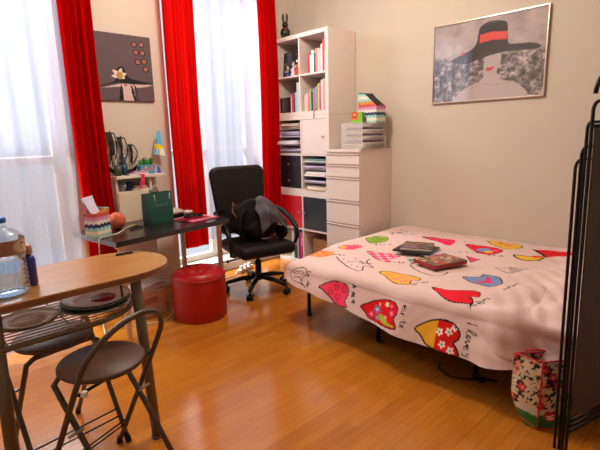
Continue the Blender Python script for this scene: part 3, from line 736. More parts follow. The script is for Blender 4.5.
    p.line([(1.53, .225), (1.504, .271), (1.507, .322), (1.541, .301), (1.548, .259), (1.53, .25), (1.52, .29)], BK, .0022, 5)
    p.line([(1.56, .24), (1.545, .28), (1.565, .33)], BK, .002, 4)
    p.line([(1.072, .916), (1.158, 1.03), (1.193, 1.128), (1.167, 1.191), (1.073, 1.187)], BK, .004, 4); p.circ((1.07, .918), .009, BK)
    # hand-drawn writing: reading direction +s, letter tops towards +t
    def write(strokes, s0, t0, k, kw=.0030):
        for st in strokes: p.line([(s0+a*k, t0+b_*k) for a, b_ in st], BK, kw, 4)
    I = [[(0, 0), (.05, 1.0)]]
    love = [[(0, .1), (.25, .9), (.45, 1.0), (.4, .7), (.15, .15), (.35, 0), (.6, .15), (.85, .45), (.7, .5), (.62, .2), (.85, .05), (1.05, .4), (1.15, .45), (1.25, .05), (1.5, .45), (1.55, .2), (1.85, .35), (1.8, .5), (1.65, .4), (1.7, .05), (1.95, .1)]]
    yy = [[(0, .5), (.1, .2), (.4, .2), (.45, .5)], [(.45, .5), (.4, -.3), (.15, -.4)]]
    write(I, 1.550, 1.520, .050, .003); write(love, 1.582, 1.522, .052, .0025); write(yy, 1.698, 1.535, .036, .0024)
    eu = [[(0, .25), (.5, .4), (.4, .6), (.1, .5), (.1, .1), (.5, .05)], [(.75, .5), (.75, .1), (1.1, .1), (1.2, .5), (1.25, 0)]]
    te = [[(0, 1), (.15, .1), (.4, .05)], [(-.15, .6), (.4, .65)], [(.6, .25), (.95, .4), (.85, .6), (.6, .5), (.65, .1), (1, .05)]]
    write(eu, 1.535, 1.145, .040); write(te, 1.625, 1.150, .036)
    write([[(0, .2), (.0, 1.0)], [(-.2, .6), (.3, .6)], [(.0, .6), (.3, .1)], [(.1, .6), (-.25, .1)]], 1.52, .755, .04)
    write([[(0, .1), (.1, .9)], [(.2, .1), (.25, .8)], [(-.1, .5), (.5, .55)], [(.5, .2), (.6, .8), (.7, .2)]], 1.558, .758, .038)
    write([[(0, .2), (.2, .9), (.3, .3)], [(.5, .1), (.5, .9)], [(.35, .5), (.7, .6)]], 1.60, .768, .036)
    write([[(0, .9), (.0, .1), (.4, .1)], [(.6, .25), (.9, .4), (.8, .6), (.6, .5), (.65, .1), (1, .05)]], 1.495, .36, .036)
    write([[(.3, .5), (0, .4), (.1, .1), (.4, .1), (.4, 1)], [(.65, .5), (.65, .1), (.95, .1), (1.0, .5), (1.0, .0)]], 1.56, .375, .036)
    # scattered words beside the hearts
    for (a, b_, da, db, n, k) in [(1.455, 1.50, -.15, .055, 6, .035), (1.15, 1.555, -.16, .02, 5, .03), (1.07, .79, -.05, .07, 3, .03), (1.37, 1.13, -.09, .06, 4, .03), (.60, 1.02, -.1, .14, 4, .025), (.42, .68, .04, .12, 4, .022),
                                 (.02, .70, .08, .2, 4, .022), (.18, 1.10, .06, .12, 4, .02), (1.17, .33, -.02, .1, 4, .022), (.80, .43, -.08, .1, 4, .022), (.56, 1.20, -.04, .12, 3, .025), (.30, .9, .03, .12, 3, .02), (.9, .3, .0, .1, 3, .02)]:
        rr = random.Random(int(a*100+b_*10))
        for j in range(n):
            c = (a+da*j/n, b_+db*j/n)
            p.line([c, (c[0]+rr.uniform(-1, 1)*k*.6, c[1]+rr.uniform(.2, 1)*k), (c[0]+rr.uniform(-1, 1)*k, c[1]+rr.uniform(-.4, .6)*k), (c[0]+rr.uniform(-.6, .6)*k, c[1]+rr.uniform(0, 1)*k)], BK, .0025, 3)
    return p.c
nv = 420; nt = 500
tt_, u_ = np.meshgrid(np.linspace(0, 2.06, nt), np.linspace(0, 1, nv)); s_g = u_*slen(tt_)
X, Y, Z = duvet(s_g, tt_)
DUVM = painted('printed_cotton', .85, .25, 500, .2)
dv = grid_mesh('duvet', X, Y, Z, DUVM, None, duvet_cols(s_g, tt_))
tag(dv, 'pink duvet printed with colourful hearts and writing, spread over the bed', 'duvet')
bed = thing('bed', 'black framed bed under the heart printed duvet, along the picture wall', 'bed', (-.72, -1.5, 0))
MAT = mat('mattress_ticking', srgb(200, 190, 180), .9)
MB().box(-.68, .70, -.92, .86, .335, .392, .03, seg=3).build('mattress', MAT, bed)
MB().box(-.66, .68, -.90, .84, .285, .325, .004).build('slatted_base', BLACKM, bed)
for (x0, ys) in ((-.59, (.88, .24, -.42)), (.60, (.80, .24, -.42))):
    for y in ys:
        sgn = 1 if x0 < 0 else -1
        MB().tube([(x0, y, .0), (x0, y, .10), (x0, y, .16), (x0, y-.010, .19), (x0, y-.032, .212), (x0, y-.065, .22), (x0, y-.14, .235), (x0, y-.17, .26), (x0, y-.175, .287)], .014, 10).lathe([(0, 0), (.018, 0), (.018, .03), (0, .03)], x0, y, 14).build('leg', BLACKM, bed)
MB().tube([(-.64, .84, .27), (-.64, -.88, .27)], .012).build('side_rail', BLACKM, bed)

# things lying on the bed
def flatbook(loc, rz, L, Wd, H, cover, edge, label, fn=None, spine=None, name='book', tilt=0, pages=True):
    t = thing(name, label, 'book', loc, rz); t.rotation_euler = (tilt, 0, rz)
    MB().box(-L/2, L/2, -Wd/2, Wd/2, 0, H, .001).build('cover', cmat(cover, .35), t)
    if pages: MB().box(-L/2-.0006, L/2+.0006, -Wd/2-.0006, Wd/2-.006, .003, H-.003).build('page_block', cmat(edge), t)
    if fn: panel('cover_print', (-L/2, -Wd/2, H+.0006), (1, 0, 0), (0, 1, 0), L, Wd, fn, painted('cover_print', .35), t, .005)
    return t
def fn_mix(seed, base, cols, n=60, W=.3, H=.2, r=(.008, .03)):
    def f(u, v):
        p = Paint(u, v, srgb(*base)); rnd = random.Random(seed)
        for k in range(n): p.circ((rnd.uniform(0, W), rnd.uniform(0, H)), rnd.uniform(*r), srgb(*rnd.choice(cols)), rnd.uniform(*r)*.6)
        return p.c
    return f
# quad corners on the bed measured: stack 1 and stack 2
flatbook((-.80, -1.215, .514), R(-78), .27, .23, .012, (30, 30, 34), (60, 60, 60), 'black thin folder on the bed under the photo book', name='folder', pages=False)
flatbook((-.785, -1.215, .5265), R(-67), .21, .20, .018, (60, 44, 40), (232, 220, 200), 'photo covered book on the black folder on the bed',
         fn_mix(5, (96, 66, 52), [(140, 100, 70), (60, 50, 60), (190, 150, 110), (200, 90, 80), (90, 110, 150), (40, 34, 38)], W=.24, H=.19))
flatbook((-.975, -1.50, .506), R(-18), .265, .20, .026, (150, 16, 22), (120, 20, 24), 'thick book with red spine and colourful cover on the bed, nearest the viewer',
         fn_mix(8, (110, 84, 70), [(200, 60, 50), (224, 160, 130), (70, 60, 60), (230, 200, 160), (120, 130, 110), (180, 40, 40), (50, 44, 50)], n=90, W=.295, H=.215), pages=False)
flatbook((-.80, -1.385, .507), R(-40), .20, .14, .004, (214, 200, 214), (230, 230, 230), 'loose pale sheet tucked under the red spined book', name='paper_sheet', pages=False)
flatbook((-1.0, -1.345, .504), R(-30), .12, .04, .004, (40, 150, 130), (40, 150, 130), 'teal strip of card between the two book stacks', name='bookmark', pages=False)

# ================================================================== DESK
DA = R(8); DC = (-2.49, -.07); DL, DW, DZ = .975, .60, .70
desk = thing('desk', 'black-brown desk with round white legs below the wall picture', 'desk', (DC[0], DC[1], 0), DA)
MB().box(0, DL, 0, DW, DZ-.036, DZ, .0015).build('desktop', DESKT, desk)
LEGW = mat('white_leg', srgb(220, 200, 176), .4)
for (x, y) in ((.06, .06), (DL-.06, .06), (.06, DW-.06), (DL-.06, DW-.06)):
    MB().lathe([(0, .0), (.015, 0), (.016, .02), (.0205, .03), (.0205, DZ-.06), (.035, DZ-.055), (.035, DZ-.037), (0, DZ-.037)], x, y, 20).build('leg', LEGW, desk)
MB().box(.0008-.002, .0, .001, DW-.001, DZ-.035, DZ-.001).build('edge_band', cmat((120, 112, 116), .4), desk)
def dsk(u, v, z=0): 
    return (DC[0]+u*math.cos(DA)-v*math.sin(DA), DC[1]+u*math.sin(DA)+v*math.cos(DA), DZ+.0006+z)
# striped paper box with sheets, left end
t = magazine_file(dsk(.045, .295), DA+R(-68), 'zigzag striped paper box full of lilac sheets at the left end of the desk', L=.13, Wd=.10, H=.19, cut=.165)
for k in range(3):
    MB().box(-.045, -.043, -.055, .055, 0, .17, M=xf((.02+.026*k, .01, .115), R(4), R(-14-6*k), R(6*k))).build('paper_sheet', cmat((206, 200, 226)), t)
tag(MB().ball((0, 0, .062), .062, 4, (1, 1, 1.0), .006).build('orange_ball', mat('rough_orange', srgb(196, 92, 58), .8, var=.2, scale=30, bump=.5, bscale=140)), 'orange-brown ball on the desk beside the striped paper box', 'ball').location = dsk(.245, .40)
# green shopping bag
bagp = dsk(.57, .36)
t = thing('shopping_bag', 'dark green paper shopping bag with white cord handles on the desk', 'bag', bagp, DA+R(6))
BG = cmat((8, 74, 62), .55); W2, D2, H2 = .116, .05, .235
b = MB(); P = [(-W2, -D2), (W2, -D2), (W2, D2), (-W2, D2)]
rings = [[b.b.verts.new((x*k, y*k2, z)) for x, y in P] for z, k, k2 in ((0, .92, 1), (.12, .97, .95), (H2, 1.03, .62))]
b.b.faces.new(rings[0][::-1])
for A, B in zip(rings[:-1], rings[1:]):
    for i in range(4): b.b.faces.new((A[i], A[(i+1) % 4], B[(i+1) % 4], B[i]))
o = b.build('paper_body', BG, t); md = o.modifiers.new('thickness', 'SOLIDIFY'); md.thickness = .002
for sy in (-1, 1):
    pts = [(.075*math.cos(a)-.0+.02, sy*(.037), H2-.012-.125*math.sin(a)*(1 if sy < 0 else -.5)) for a in np.linspace(PI, 0, 16)]
    MB().tube(pts, .0028, 6).build('cord_handle', cmat((200, 196, 190)), t)
def glyphs(parent, strokes, o0, ux, uy, k, r, m, name='lettering'):
    b = MB()
    for st in strokes: b.tube([Vector(o0)+Vector(ux)*(a*k)+Vector(uy)*(c*k) for a, c in st], r, 5)
    return b.build(name, m, parent)
glyphs(t, [[(0, 0), (0, 1), (.4, .6), (.8, 1), (.8, 0)], [(1.2, .5), (1.2, 0), (1.8, 0), (1.8, .6)], [(2.1, 0), (2.1, .6), (2.6, .6), (2.6, 0)], [(3.0, 0), (3.5, 0), (3.5, .6), (3.0, .6), (3.0, 0)], [(5, 0), (5, .8), (5.7, .8), (5.7, 0), (5, 0)]], (-.055, -.052, .135), (1, 0, 0), (0, .07, 1), .018, .0014, cmat((150, 150, 130)))
t = thing('hand_mirror', 'round grey mirror showing behind the top of the green bag', 'mirror', (bagp[0]+.035, bagp[1]+.115, DZ+.0006), DA)
MB().lathe([(0, 0), (.045, 0), (.045, .006), (.008, .012), (.006, .20), (0, .20)], n=20).build('stand', STEELD, t)
MB().lathe([(0, -.005), (.042, -.005), (.045, 0), (.042, .005), (0, .005)], n=28, M=xf((0, 0, .225), R(80))).build('mirror_disc', cmat((110, 100, 92), .25), t)
# scissors / bits by the ball
t = thing('scissors', 'small scissors with yellow and dark handles on the desk beside the ball', 'scissors', dsk(.345, .37), DA+R(20))
MB().box(-.07, .0, -.005, .005, .001, .004, .001).box(-.07, 0, -.004, .004, .004, .006, .001, M=rotz(.2)).build('blades', KNOB, t)
for s, cc in ((1, (190, 160, 50)), (-1, (40, 50, 50))):
    MB().tube([(.03+.022*math.cos(a), s*.018+.014*math.sin(a), .005) for a in np.linspace(0, 2*PI, 16)[:-1]], .004, 6, closed=True).build('finger_loop', cmat(cc), t)
t = thing('pen', 'dark pen lying on the desk left of the green bag', 'pen', dsk(.33, .29), DA+R(15))
MB().tube([(-.06, 0, .006), (.06, 0, .006), (.07, 0, .006)], [.005, .005, .001], 8).build('barrel', BLACKM, t); MB().tube([(-.064, 0, .006), (-.06, 0, .006)], .0055, 8).build('cap', cmat((170, 40, 40)), t)
# cream cable over the left end of the desk
pts = [dsk(.36, .40, .006), dsk(.29, .36, .005), dsk(.22, .29, .005), dsk(.14, .225, .005), dsk(.07, .205, .006), dsk(.01, .195, .008), dsk(-.012, .19, .0), dsk(-.017, .19, -.05), dsk(-.02, .19, -.25), dsk(-.02, .20, -.50), dsk(-.02, .22, -.66), dsk(-.015, .25, -.692), dsk(.1, .5, -.692)]
tag(MB().tube(smooth3 := [tuple(p) for p in pts], .0045, 8).build('cream_cable', cmat((206, 190, 160))), 'cream cable lying across the desk and hanging over its left end', 'cable')
# laptop-like black tablet + pink folders + tangled black item
t = thing('pink_folder', 'pink plastic folder at the right end of the desk', 'folder', dsk(.81, .235), DA+R(2))
MB().box(-.12, .155, -.12, .12, 0, .005, .001).build('cover', cmat((226, 60, 110), .35), t); MB().box(-.112, .15, -.115, .116, .0052, .009, M=rotz(.03)).build('inner_sheet', cmat((236, 150, 170), .4), t)
t = thing('red_folder', 'thin red and black folder under the cables on the pink folder', 'folder', dsk(.80, .23, .0096), DA-R(6))
MB().box(-.11, .11, -.08, .07, 0, .004, .001).build('cover', cmat((150, 20, 50), .35), t)
t = thing('black_case', 'flat black zip case with beige top on the desk beside the green bag', 'case', dsk(.800, .478, .0), DA-R(3))
MB().box(-.10, .10, -.07, .08, 0, .03, .012, seg=3).build('case_body', BLACKF, t); MB().box(-.10, .075, -.06, .085, .036, .046, .003, M=xf((0, 0, .002), R(6), R(-3))).build('lid', cmat((196, 170, 150)), t)
MB().tube([(-.11, -.05, .034), (.11, -.05, .046)], .004, 6).build('zip', BLACKM, t)
b = MB(); rnd = random.Random(5); pts = []
for k in range(60): a = k*.75; pts.append((.07*math.cos(a)*(1+.3*math.sin(k))+.01, .035*math.sin(a)*(1+.25*math.cos(k*1.7)), .010+.012*(k/60)+.004*math.sin(k*2.3)))
b.tube(pts, .0045, 6); o = tag(b.build('tangled_cable', BLACKM), 'tangled black cable heap on the folders at the right end of the desk', 'cable'); o.location = dsk(.80, .24, .014); o.rotation_euler = (0, 0, DA)
o = tag(MB().ball((0, 0, .022), .022, 3, (1.4, 1, .8), .15, 3).ball((.035, .01, .02), .016, 3, (1, 1.3, .8), .15, 4).build('crumpled_tissue', cmat((226, 200, 200))), 'crumpled white tissue on the tangled cable on the desk', 'tissue'); o.location = dsk(.79, .285, .032)

# ================================================================== CABINET BEHIND THE DESK
t = thing('low_cabinet', 'slim cream cabinet with an open niche against the wall behind the desk', 'cabinet', (-2.16, WY-.003, 0))
b = MB(); CW = .295; CD = -.175
b.box(0, CW, CD, 0, .0, .93, .001); b.box(0, .014, CD, 0, .93, 1.035); b.box(CW-.014, CW, CD, 0, .93, 1.035); b.box(.014, CW-.014, -.01, 0, .93, 1.035)
b.build('carcass', CREAM, t)
MB().box(.004, CW-.004, CD-.016, CD-.001, .02, .925, .002).build('door', CREAM, t)
MB().box(-.0, CW+.125, CD-.03, 0, 1.036, 1.058, .002).build('top_board', TRIM, t)
CT = 1.058+.0006; CY = WY-.11
def cup(x, y, z, col, label, items, r=.03, hh=.085, name='pencil_cup'):
    t = thing(name, label, 'pencil cup', (x, y, z))
    MB().lathe([(0, 0), (r, 0), (r*1.05, hh), (r*.97, hh), (r*.92, .004), (0, .004)], n=22).build('cup', cmat(col, .4), t)
    rnd = random.Random(int(x*-100))
    for k, c in enumerate(items):
        a = k*2.4; rr = r*.5
        MB().tube([(rr*math.cos(a)*.5, rr*math.sin(a)*.5, .006), (rr*math.cos(a)*1.5, rr*math.sin(a)*1.5, hh+rnd.uniform(.03, .075))], .0045, 7).build('pencil', cmat(c), t)
cup(-2.115, CY-.02, CT, (60, 70, 60), 'dark green pencil cup full of pens on the cabinet top', [(30, 40, 40), (200, 190, 60), (30, 60, 110), (40, 90, 60), (180, 150, 80), (30, 30, 34)])
cup(-2.055, CY-.0, CT, (36, 60, 90), 'blue-black pencil cup beside the dark green one on the cabinet top', [(24, 60, 120), (30, 30, 34), (60, 70, 80), (120, 120, 130), (20, 40, 60)], .028, .095)
# stacked purple books
z = CT
for (l_, w2, hh, col, dx, lb) in ((.17, .11, .012, (206, 180, 170), 0, 'bottom cream notebook'), (.15, .10, .010, (150, 40, 110), .01, 'purple notebook'), (.11, .08, .008, (120, 20, 80), .015, 'dark purple small notebook')):
    t = thing('notebook', lb+' in the small pile on the cabinet top', 'notebook', (-1.965+dx, CY-.01, z), R(4)); MB().box(-l_/2, l_/2, -w2/2, w2/2, 0, hh, .001).build('cover', cmat(col), t); MB().box(-l_/2+.003, l_/2+.0006, -w2/2-.0006, w2/2-.004, .002, hh-.002).build('page_block', PAPER, t); z += hh+.0005
# blue planter with cacti
t = thing('cactus_planter', 'blue box planter with small green cacti at the right of the cabinet top', 'planter', (-1.872, CY-.01, CT))
def fn_blue(u, v):
    p = Paint(u, v, srgb(70, 150, 196)); rnd = random.Random(2)
    for k in range(5): p.flower((.02+.028*k, .03+.02*(k % 2)), .016, srgb(*[(214, 60, 60), (226, 150, 60), (200, 80, 120)][k % 3]), srgb(240, 220, 120))
    return p.c
MB().box(-.065, .065, -.035, .035, 0, .07, .003).build('box', cmat((62, 140, 186)), t)
panel('front_print', (-.064, -.0358, .002), (1, 0, 0), (0, 0, 1), .128, .066, fn_blue, painted('planter_print'), t, .003)
for k, (x, hh, r) in enumerate(((-.045, .05, .016), (-.015, .065, .014), (.015, .05, .017), (.045, .062, .014))):
    b = MB(); prof = [(0, .068)]+[(r*math.sin(a)*(1+.0), .068+hh*.5-hh*.5*math.cos(a)) for a in np.linspace(.3, PI-.05, 10)]+[(0, .068+hh)]
    b.lathe(prof, x, 0, 14)
    for j in range(0, 14):
        for q in range(3): z_ = .08+q*hh*.28; a = j*2*PI/14; b.tube([(x+r*.9*math.cos(a), r*.9*math.sin(a), z_), (x+r*1.3*math.cos(a), r*1.3*math.sin(a), z_+.004)], .0008, 4)
    b.build('cactus', cmat((60, 150, 40) if k % 2 == 0 else (40, 100, 50)), t)
MB().tube([(.03*math.cos(a)-.0, .012, .075+.06*math.sin(a)) for a in np.linspace(0, PI, 12)], .003, 6).build('hoop', cmat((90, 50, 50)), t)
# paper flag on stick
t = thing('paper_flag', 'small blue, yellow and white paper flag on a stick above the cabinet', 'flag', (-1.79, CY+.03, CT), 0); t.scale = (1.3, 1, 1.08)
MB().tube([(-.02, 0, 0), (.02, 0, .13), (.045, 0, .27)], .002, 6).build('stick', cmat((150, 110, 80)), t)
def fn_flag(u, v):
    p = Paint(u, v, srgb(90, 190, 236)); y = v+.1*u
    p.put((y > .05) & (y < .085), srgb(250, 226, 20)); p.put((y > .11), srgb(90, 190, 236)); p.put(y <= .05, srgb(150, 206, 230)); p.put((y <= .05) & (u > .040), srgb(250, 236, 160)); p.put((y <= .06) & (u > .052), srgb(244, 246, 250))
    return p.c
u, v = np.meshgrid(np.linspace(0, 1, 24), np.linspace(0, 1, 40)); wd = .022+.055*(1-v)
uu = u*wd; vv = v*.185
grid_mesh('flag_cloth', .012+v*.04+uu+.03*(1-v)*0, .003+.006*np.sin(u*5+v*3), .145+vv-.25*uu, painted('flag_print', .7), t, fn_flag(u*.07, vv), True, .0012)
t = thing('blue_clip', 'small bright blue clip at the right edge of the cabinet top', 'clip', (-1.768, CY-.04, CT)); MB().box(-.012, .012, -.004, .004, 0, .055, .003, M=xf((0, 0, 0), 0, R(-12))).build('jaw', cmat((20, 90, 210)), t); MB().box(-.022, .01, -.01, .01, .0, .012, .003).build('grip', cmat((20, 80, 190)), t)
t = thing('pink_ribbon', 'pink ribbon hanging over the front edge of the cabinet top', 'ribbon', (-1.955, WY-.003+CD-.031, CT-.02), 0)
MB().box(-.008, .008, -.003, -.0008, -.085, .022, M=xf((0, 0, 0), 0, R(14))).box(-.005, .010, -.003, -.0008, -.07, .022, M=xf((.012, 0, 0), 0, R(6))).build('tails', cmat((236, 40, 90)), t)
MB().box(-.012, .022, -.004, .03, .0215, .0245, .001).build('fold', cmat((236, 40, 90)), t)
# niche: jug, cup, papers
t = thing('mug', 'dark blue mug in the niche of the cream cabinet', 'mug', (-2.030, WY-.12, .9306))
MB().lathe([(0, 0), (.022, 0), (.026, .07), (.023, .07), (.019, .005), (0, .005)], n=20).build('cup_body', cmat((22, 36, 84), .3), t)
MB().tube([(.024+.0*a, .0, .015) if a < 0 else (.024+.017*math.sin(a), 0, .012+.022*(1-math.cos(a))) for a in np.linspace(0, PI, 10)], .003, 6).build('handle', cmat((22, 36, 84), .3), t)
t = thing('patterned_teapot', 'small blue and white pot beside the mug in the cabinet niche', 'pot', (-2.094, WY-.105, .9306), R(-80))
MB().lathe([(0, 0), (.025, 0), (.042, .02), (.045, .035), (.035, .055), (.02, .062), (.006, .066), (.008, .075), (0, .078)], n=24).build('pot_body', mat('blue_white_china', srgb(150, 150, 190), .3, var=.9, scale=60), t)
MB().tube([(.04, 0, .03), (.06, 0, .04), (.068, 0, .058)], [.008, .006, .004], 8).build('spout', cmat((200, 196, 210)), t)
t = thing('letter_pile', 'pile of letters with red markings in the niche of the cream cabinet', 'papers', (-1.945, WY-.115, .9306), R(3)); t.scale = (.65, 1, 1)
for k in range(4): MB().box(-.10+.01*k, .09-.006*k, -.05, .05, .009*k, .009*k+.0085, M=rotz(.05*(k-2))).build('envelope', cmat([(226, 206, 190), (236, 222, 206), (206, 110, 110), (220, 200, 186)][k]), t)
# wrought metal ship on the wall above the cabinet
t = thing('metal_ship_ornament', 'black wire sailing ship ornament on the cabinet top', 'ornament', (-2.03, CY+.075, CT), 0); t.scale = (1.15, 1, 1.5)
b = MB()
for (x, sc) in ((-.075, 1.0), (.0, .85), (.07, .62)):
    b.tube([(x, 0, .05), (x+.005, 0, .05+.19*sc)], .0042, 6)
    b.tube([(x-.03*sc, 0, .05+.18*sc), (x+.035*sc, 0, .05+.175*sc)], .004, 6)
    b.tube([(x-.03*sc, 0, .05+.18*sc), (x-.005, 0, .05+.12*sc), (x+.008, 0, .05+.07*sc), (x-.02*sc, 0, .06)], .004, 6)
    b.tube([(x+.035*sc, 0, .05+.175*sc), (x+.045, 0, .05+.12*sc), (x+.04, 0, .05+.07*sc), (x+.01, 0, .06)], .004, 6)
b.build('masts_and_rigging', BLACKM, t)
pr = [(-.11, .055), (-.07, .03), (0, .02), (.07, .03), (.11, .055), (.09, .015), (.05, 0), (-.06, 0), (-.095, .02)]
b = MB(); b.prism(pr, -.006, .006, M=Matrix.Rotation(R(90), 4, 'X')); b.build('hull', BLACKM, t)
pr = [(-.10, .23), (-.06, .225), (-.045, .17), (-.05, .11), (-.09, .10), (-.075, .16)]
b = MB(); b.prism(pr, -.002, .002, M=Matrix.Rotation(R(90), 4, 'X')); b.build('sail', cmat((40, 26, 24)), t)
for (x, sc) in ((.0, .85), (.07, .62)):
    pr = [(x-.028*sc, .05+.18*sc), (x+.004, .05+.175*sc), (x+.012, .05+.12*sc), (x+.006, .05+.07*sc), (x-.018*sc, .065), (x-.004, .05+.12*sc)]
    b = MB(); b.prism(pr, -.002, .002, M=Matrix.Rotation(R(90), 4, 'X')); b.build('sail', cmat((40, 26, 24)), t)

# ================================================================== UNDER THE DESK
t = thing('storage_box', 'pale pink storage box on the floor under the desk behind the bar table leg', 'box', (-2.13, .33, 0), DA)
PB = cmat((222, 176, 160))
MB().box(-.11, .10, -.07, .10, .0, .175, .003).build('body', PB, t); MB().box(-.115, .105, -.075, .105, .175, .195, .002).build('lid', PB, t); MB().box(-.09, .03, -.072, -.070, .10, .15).build('label_plate', cmat((190, 130, 116)), t)
z = .1957
for k, (c, lb, dx) in enumerate([((120, 84, 64), 'brown magazine', 0), ((226, 200, 186), 'cream magazine', -.02), ((206, 150, 136), 'pinkish magazine', .012), ((232, 214, 204), 'white magazine', -.01)]):
    t = thing('magazine', lb+' in the pile on the pink box under the desk', 'magazine', (-2.13+dx, .33, z), DA+.15*k-.2, 'magazines on the pink box')
    MB().box(-.115, .10, -.075, .08, 0, .014, .001).build('cover', cmat(c), t); MB().box(-.1145, .1006, -.0756, .07, .002, .012).build('page_block', PAPER, t); z += .0146
t = thing('power_adapter', 'white power adapter on the floor left of the red pouffe', 'adapter', (-2.005, .40, 0), R(10))
MB().box(-.035, .035, -.022, .022, .0, .04, .008, seg=3).build('housing', cmat((236, 226, 206)), t); MB().box(.036, .05, -.008, .008, .008, .022, .002).build('plug', BLACKM, t)
def cable(pts, r, col, label, name='cable'):
    P = []
    pts = [Vector(p) for p in pts]
    for i in range(len(pts)-1):
        a, b_, c, d = pts[max(i-1, 0)], pts[i], pts[i+1], pts[min(i+2, len(pts)-1)]
        for k in range(6): t = k/6; P.append(.5*((2*b_)+(-a+c)*t+(2*a-5*b_+4*c-d)*t*t+(-a+3*b_-3*c+d)*t**3))
    P.append(pts[-1]); 
    for q in P: q.z = max(q.z, r+.0008)
    return tag(MB().tube(P, r, 7).build(name, cmat(col)), label, 'cable')
cable([(-1.995, .36, .01), (-1.97, .28, .005), (-2.03, .17, .005), (-2.12, .10, .005), (-2.25, .13, .005), (-2.36, .2, .005)], .0045, (206, 186, 160), 'pale cable looping on the floor between the pouffe and the bar table', 'floor_cable')
t = thing('power_strip', 'white power strip with plugs on the floor behind the office chair base', 'power strip', (-.93, .69, 0), R(20))
MB().box(-.12, .12, -.025, .025, .0, .035, .006).build('strip_body', cmat((236, 226, 212)), t)
for x in (-.07, 0, .07): MB().box(x-.017, x+.017, -.016, .016, .036, .065, .004).build('plug', cmat((230, 222, 210)), t)
cable([(-1.05, .66, .02), (-1.16, .60, .005), (-1.3, .66, .005), (-1.42, .62, .005)], .004, (230, 222, 210), 'white cable running from the power strip along the window wall', 'floor_cable')
cable([(-1.30, -1.70, .005), (-1.37, -1.74, .005), (-1.395, -1.82, .005), (-1.36, -1.90, .005), (-1.30, -1.97, .005), (-1.27, -2.03, .005)], .006, (24, 20, 22), 'black cable loop on the floor under the bed', 'floor_cable')
o = tag(MB().ball((0, 0, .015), .02, 2, (1.6, .8, .7)).build('cable_plug', BLACKM), 'black plug at the end of the cable under the bed', 'plug'); o.location = (-1.325, -1.965, 0)

# ================================================================== POUFFE
t = thing('pouffe', 'round red leatherette pouffe with tufted top beside the desk leg', 'pouffe', (-1.868, .01, 0))
rr, hh = .200, .385
prof = [(0, 0), (rr*.96, 0), (rr, .01), (rr*1.0, .08), (rr*1.015, .2), (rr, .31), (rr*.97, .345), (rr*.90, .372), (rr*.78, .385), (rr*.5, .382), (rr*.25, .370), (rr*.10, .355), (0, .350)]
prof = [(a_, z_*.955) for a_, z_ in prof]
b = MB(); b.lathe(prof, n=72)
for v in b.b.verts:
    r_ = math.hypot(v.co.x, v.co.y); a = math.atan2(v.co.y, v.co.x)
    if v.co.z > .33 and r_ > .005: v.co.z -= .007*(.5+.5*math.cos(a*10))*max(0, 1-(r_/rr-.3)**2*3)
    elif v.co.z > .02: f_ = 1+.006*math.sin(a*9+v.co.z*20); v.co.x *= f_; v.co.y *= f_
b.build('cushion_body', REDL, t)
MB().lathe([(0, .330), (.014, .332), (.013, .344), (0, .348)], n=16).build('button', REDL, t)
MB().tube([(rr*1.0*math.cos(a), rr*1.0*math.sin(a), .320) for a in np.linspace(0, 2*PI, 49)[:-1]], .004, 6, closed=True).build('piping', REDL, t)

# ================================================================== OFFICE CHAIR
ch = thing('office_chair', 'black high-backed office chair on castors before the window', 'office chair', (-1.205, .12, 0), R(-13))
def rb(x0, x1, y0, y1, z0, z1, bev, M=None, seg=5): return MB().box(x0, x1, y0, y1, z0, z1, bev, M, seg=seg)
rel = R(13)
for k in range(5):
    a = R(144+72*k)+rel; dx, dy = math.cos(a), math.sin(a)
    b = MB(); b.tube([(0.03*dx, .03*dy, .125), (.15*dx, .15*dy, .115), (.285*dx, .285*dy, .085)], [.024, .021, .016], 8); leg = b.build('base_spoke', BLACKM, ch)
    n = Vector((-dy, dx, 0)); b = MB()
    for s in (-1, 1): b.lathe([(0, -.011), (.024, -.011), (.027, -.006), (.027, .006), (.024, .011), (0, .011)], n=18, M=Matrix.Translation((.285*dx+n.x*.015*s, .285*dy+n.y*.015*s, .0275)) @ Matrix.Rotation(a, 4, 'Z') @ Matrix.Rotation(R(90), 4, 'X'))
    b.tube([(.285*dx, .285*dy, .09), (.285*dx, .285*dy, .035)], .009, 8); b.build('castor', BLACKM, leg)
MB().lathe([(0, .10), (.036, .10), (.036, .15), (.028, .16), (.028, .27), (.016, .275), (.016, .33), (0, .33)], n=20).build('gas_lift', BLACKM, ch)
MB().box(-.10, .10, -.10, .12, .365, .395, .008).build('tilt_mechanism', BLACKM, ch)
rb(-.255, .255, -.26, .25, .395, .50, .045).build('seat', LEATHER, ch)
Mb = xf((0, .25, .50), R(-8))
P = []
for (cx, cz, a0, r_) in ((.19, .56, 0, .075), (-.19, .56, 90, .075), (-.165, .08, 180, .06), (.165, .08, 270, .06)):
    for k in range(7): a = R(a0+15*k); P.append((cx+r_*math.cos(a), cz+r_*math.sin(a)))
b = MB(); b.prism(P, -.045, .040, M=Matrix(((1, 0, 0, 0), (0, 0, -1, 0), (0, 1, 0, 0), (0, 0, 0, 1))), bev=.028)
bmesh.ops.transform(b.b, matrix=Mb @ Matrix.Translation((0, .045, 0)), verts=b.b.verts); b.build('backrest', LEATHER, ch)
MB().box(-.03, .03, .12, .15, .375, .40, .004).tube([(0, .13, .385), (0, .29, .40), (0, .352, .46), (0, .385, .62), (0, .40, .72)], .018, 8).build('back_support', BLACKM, ch)
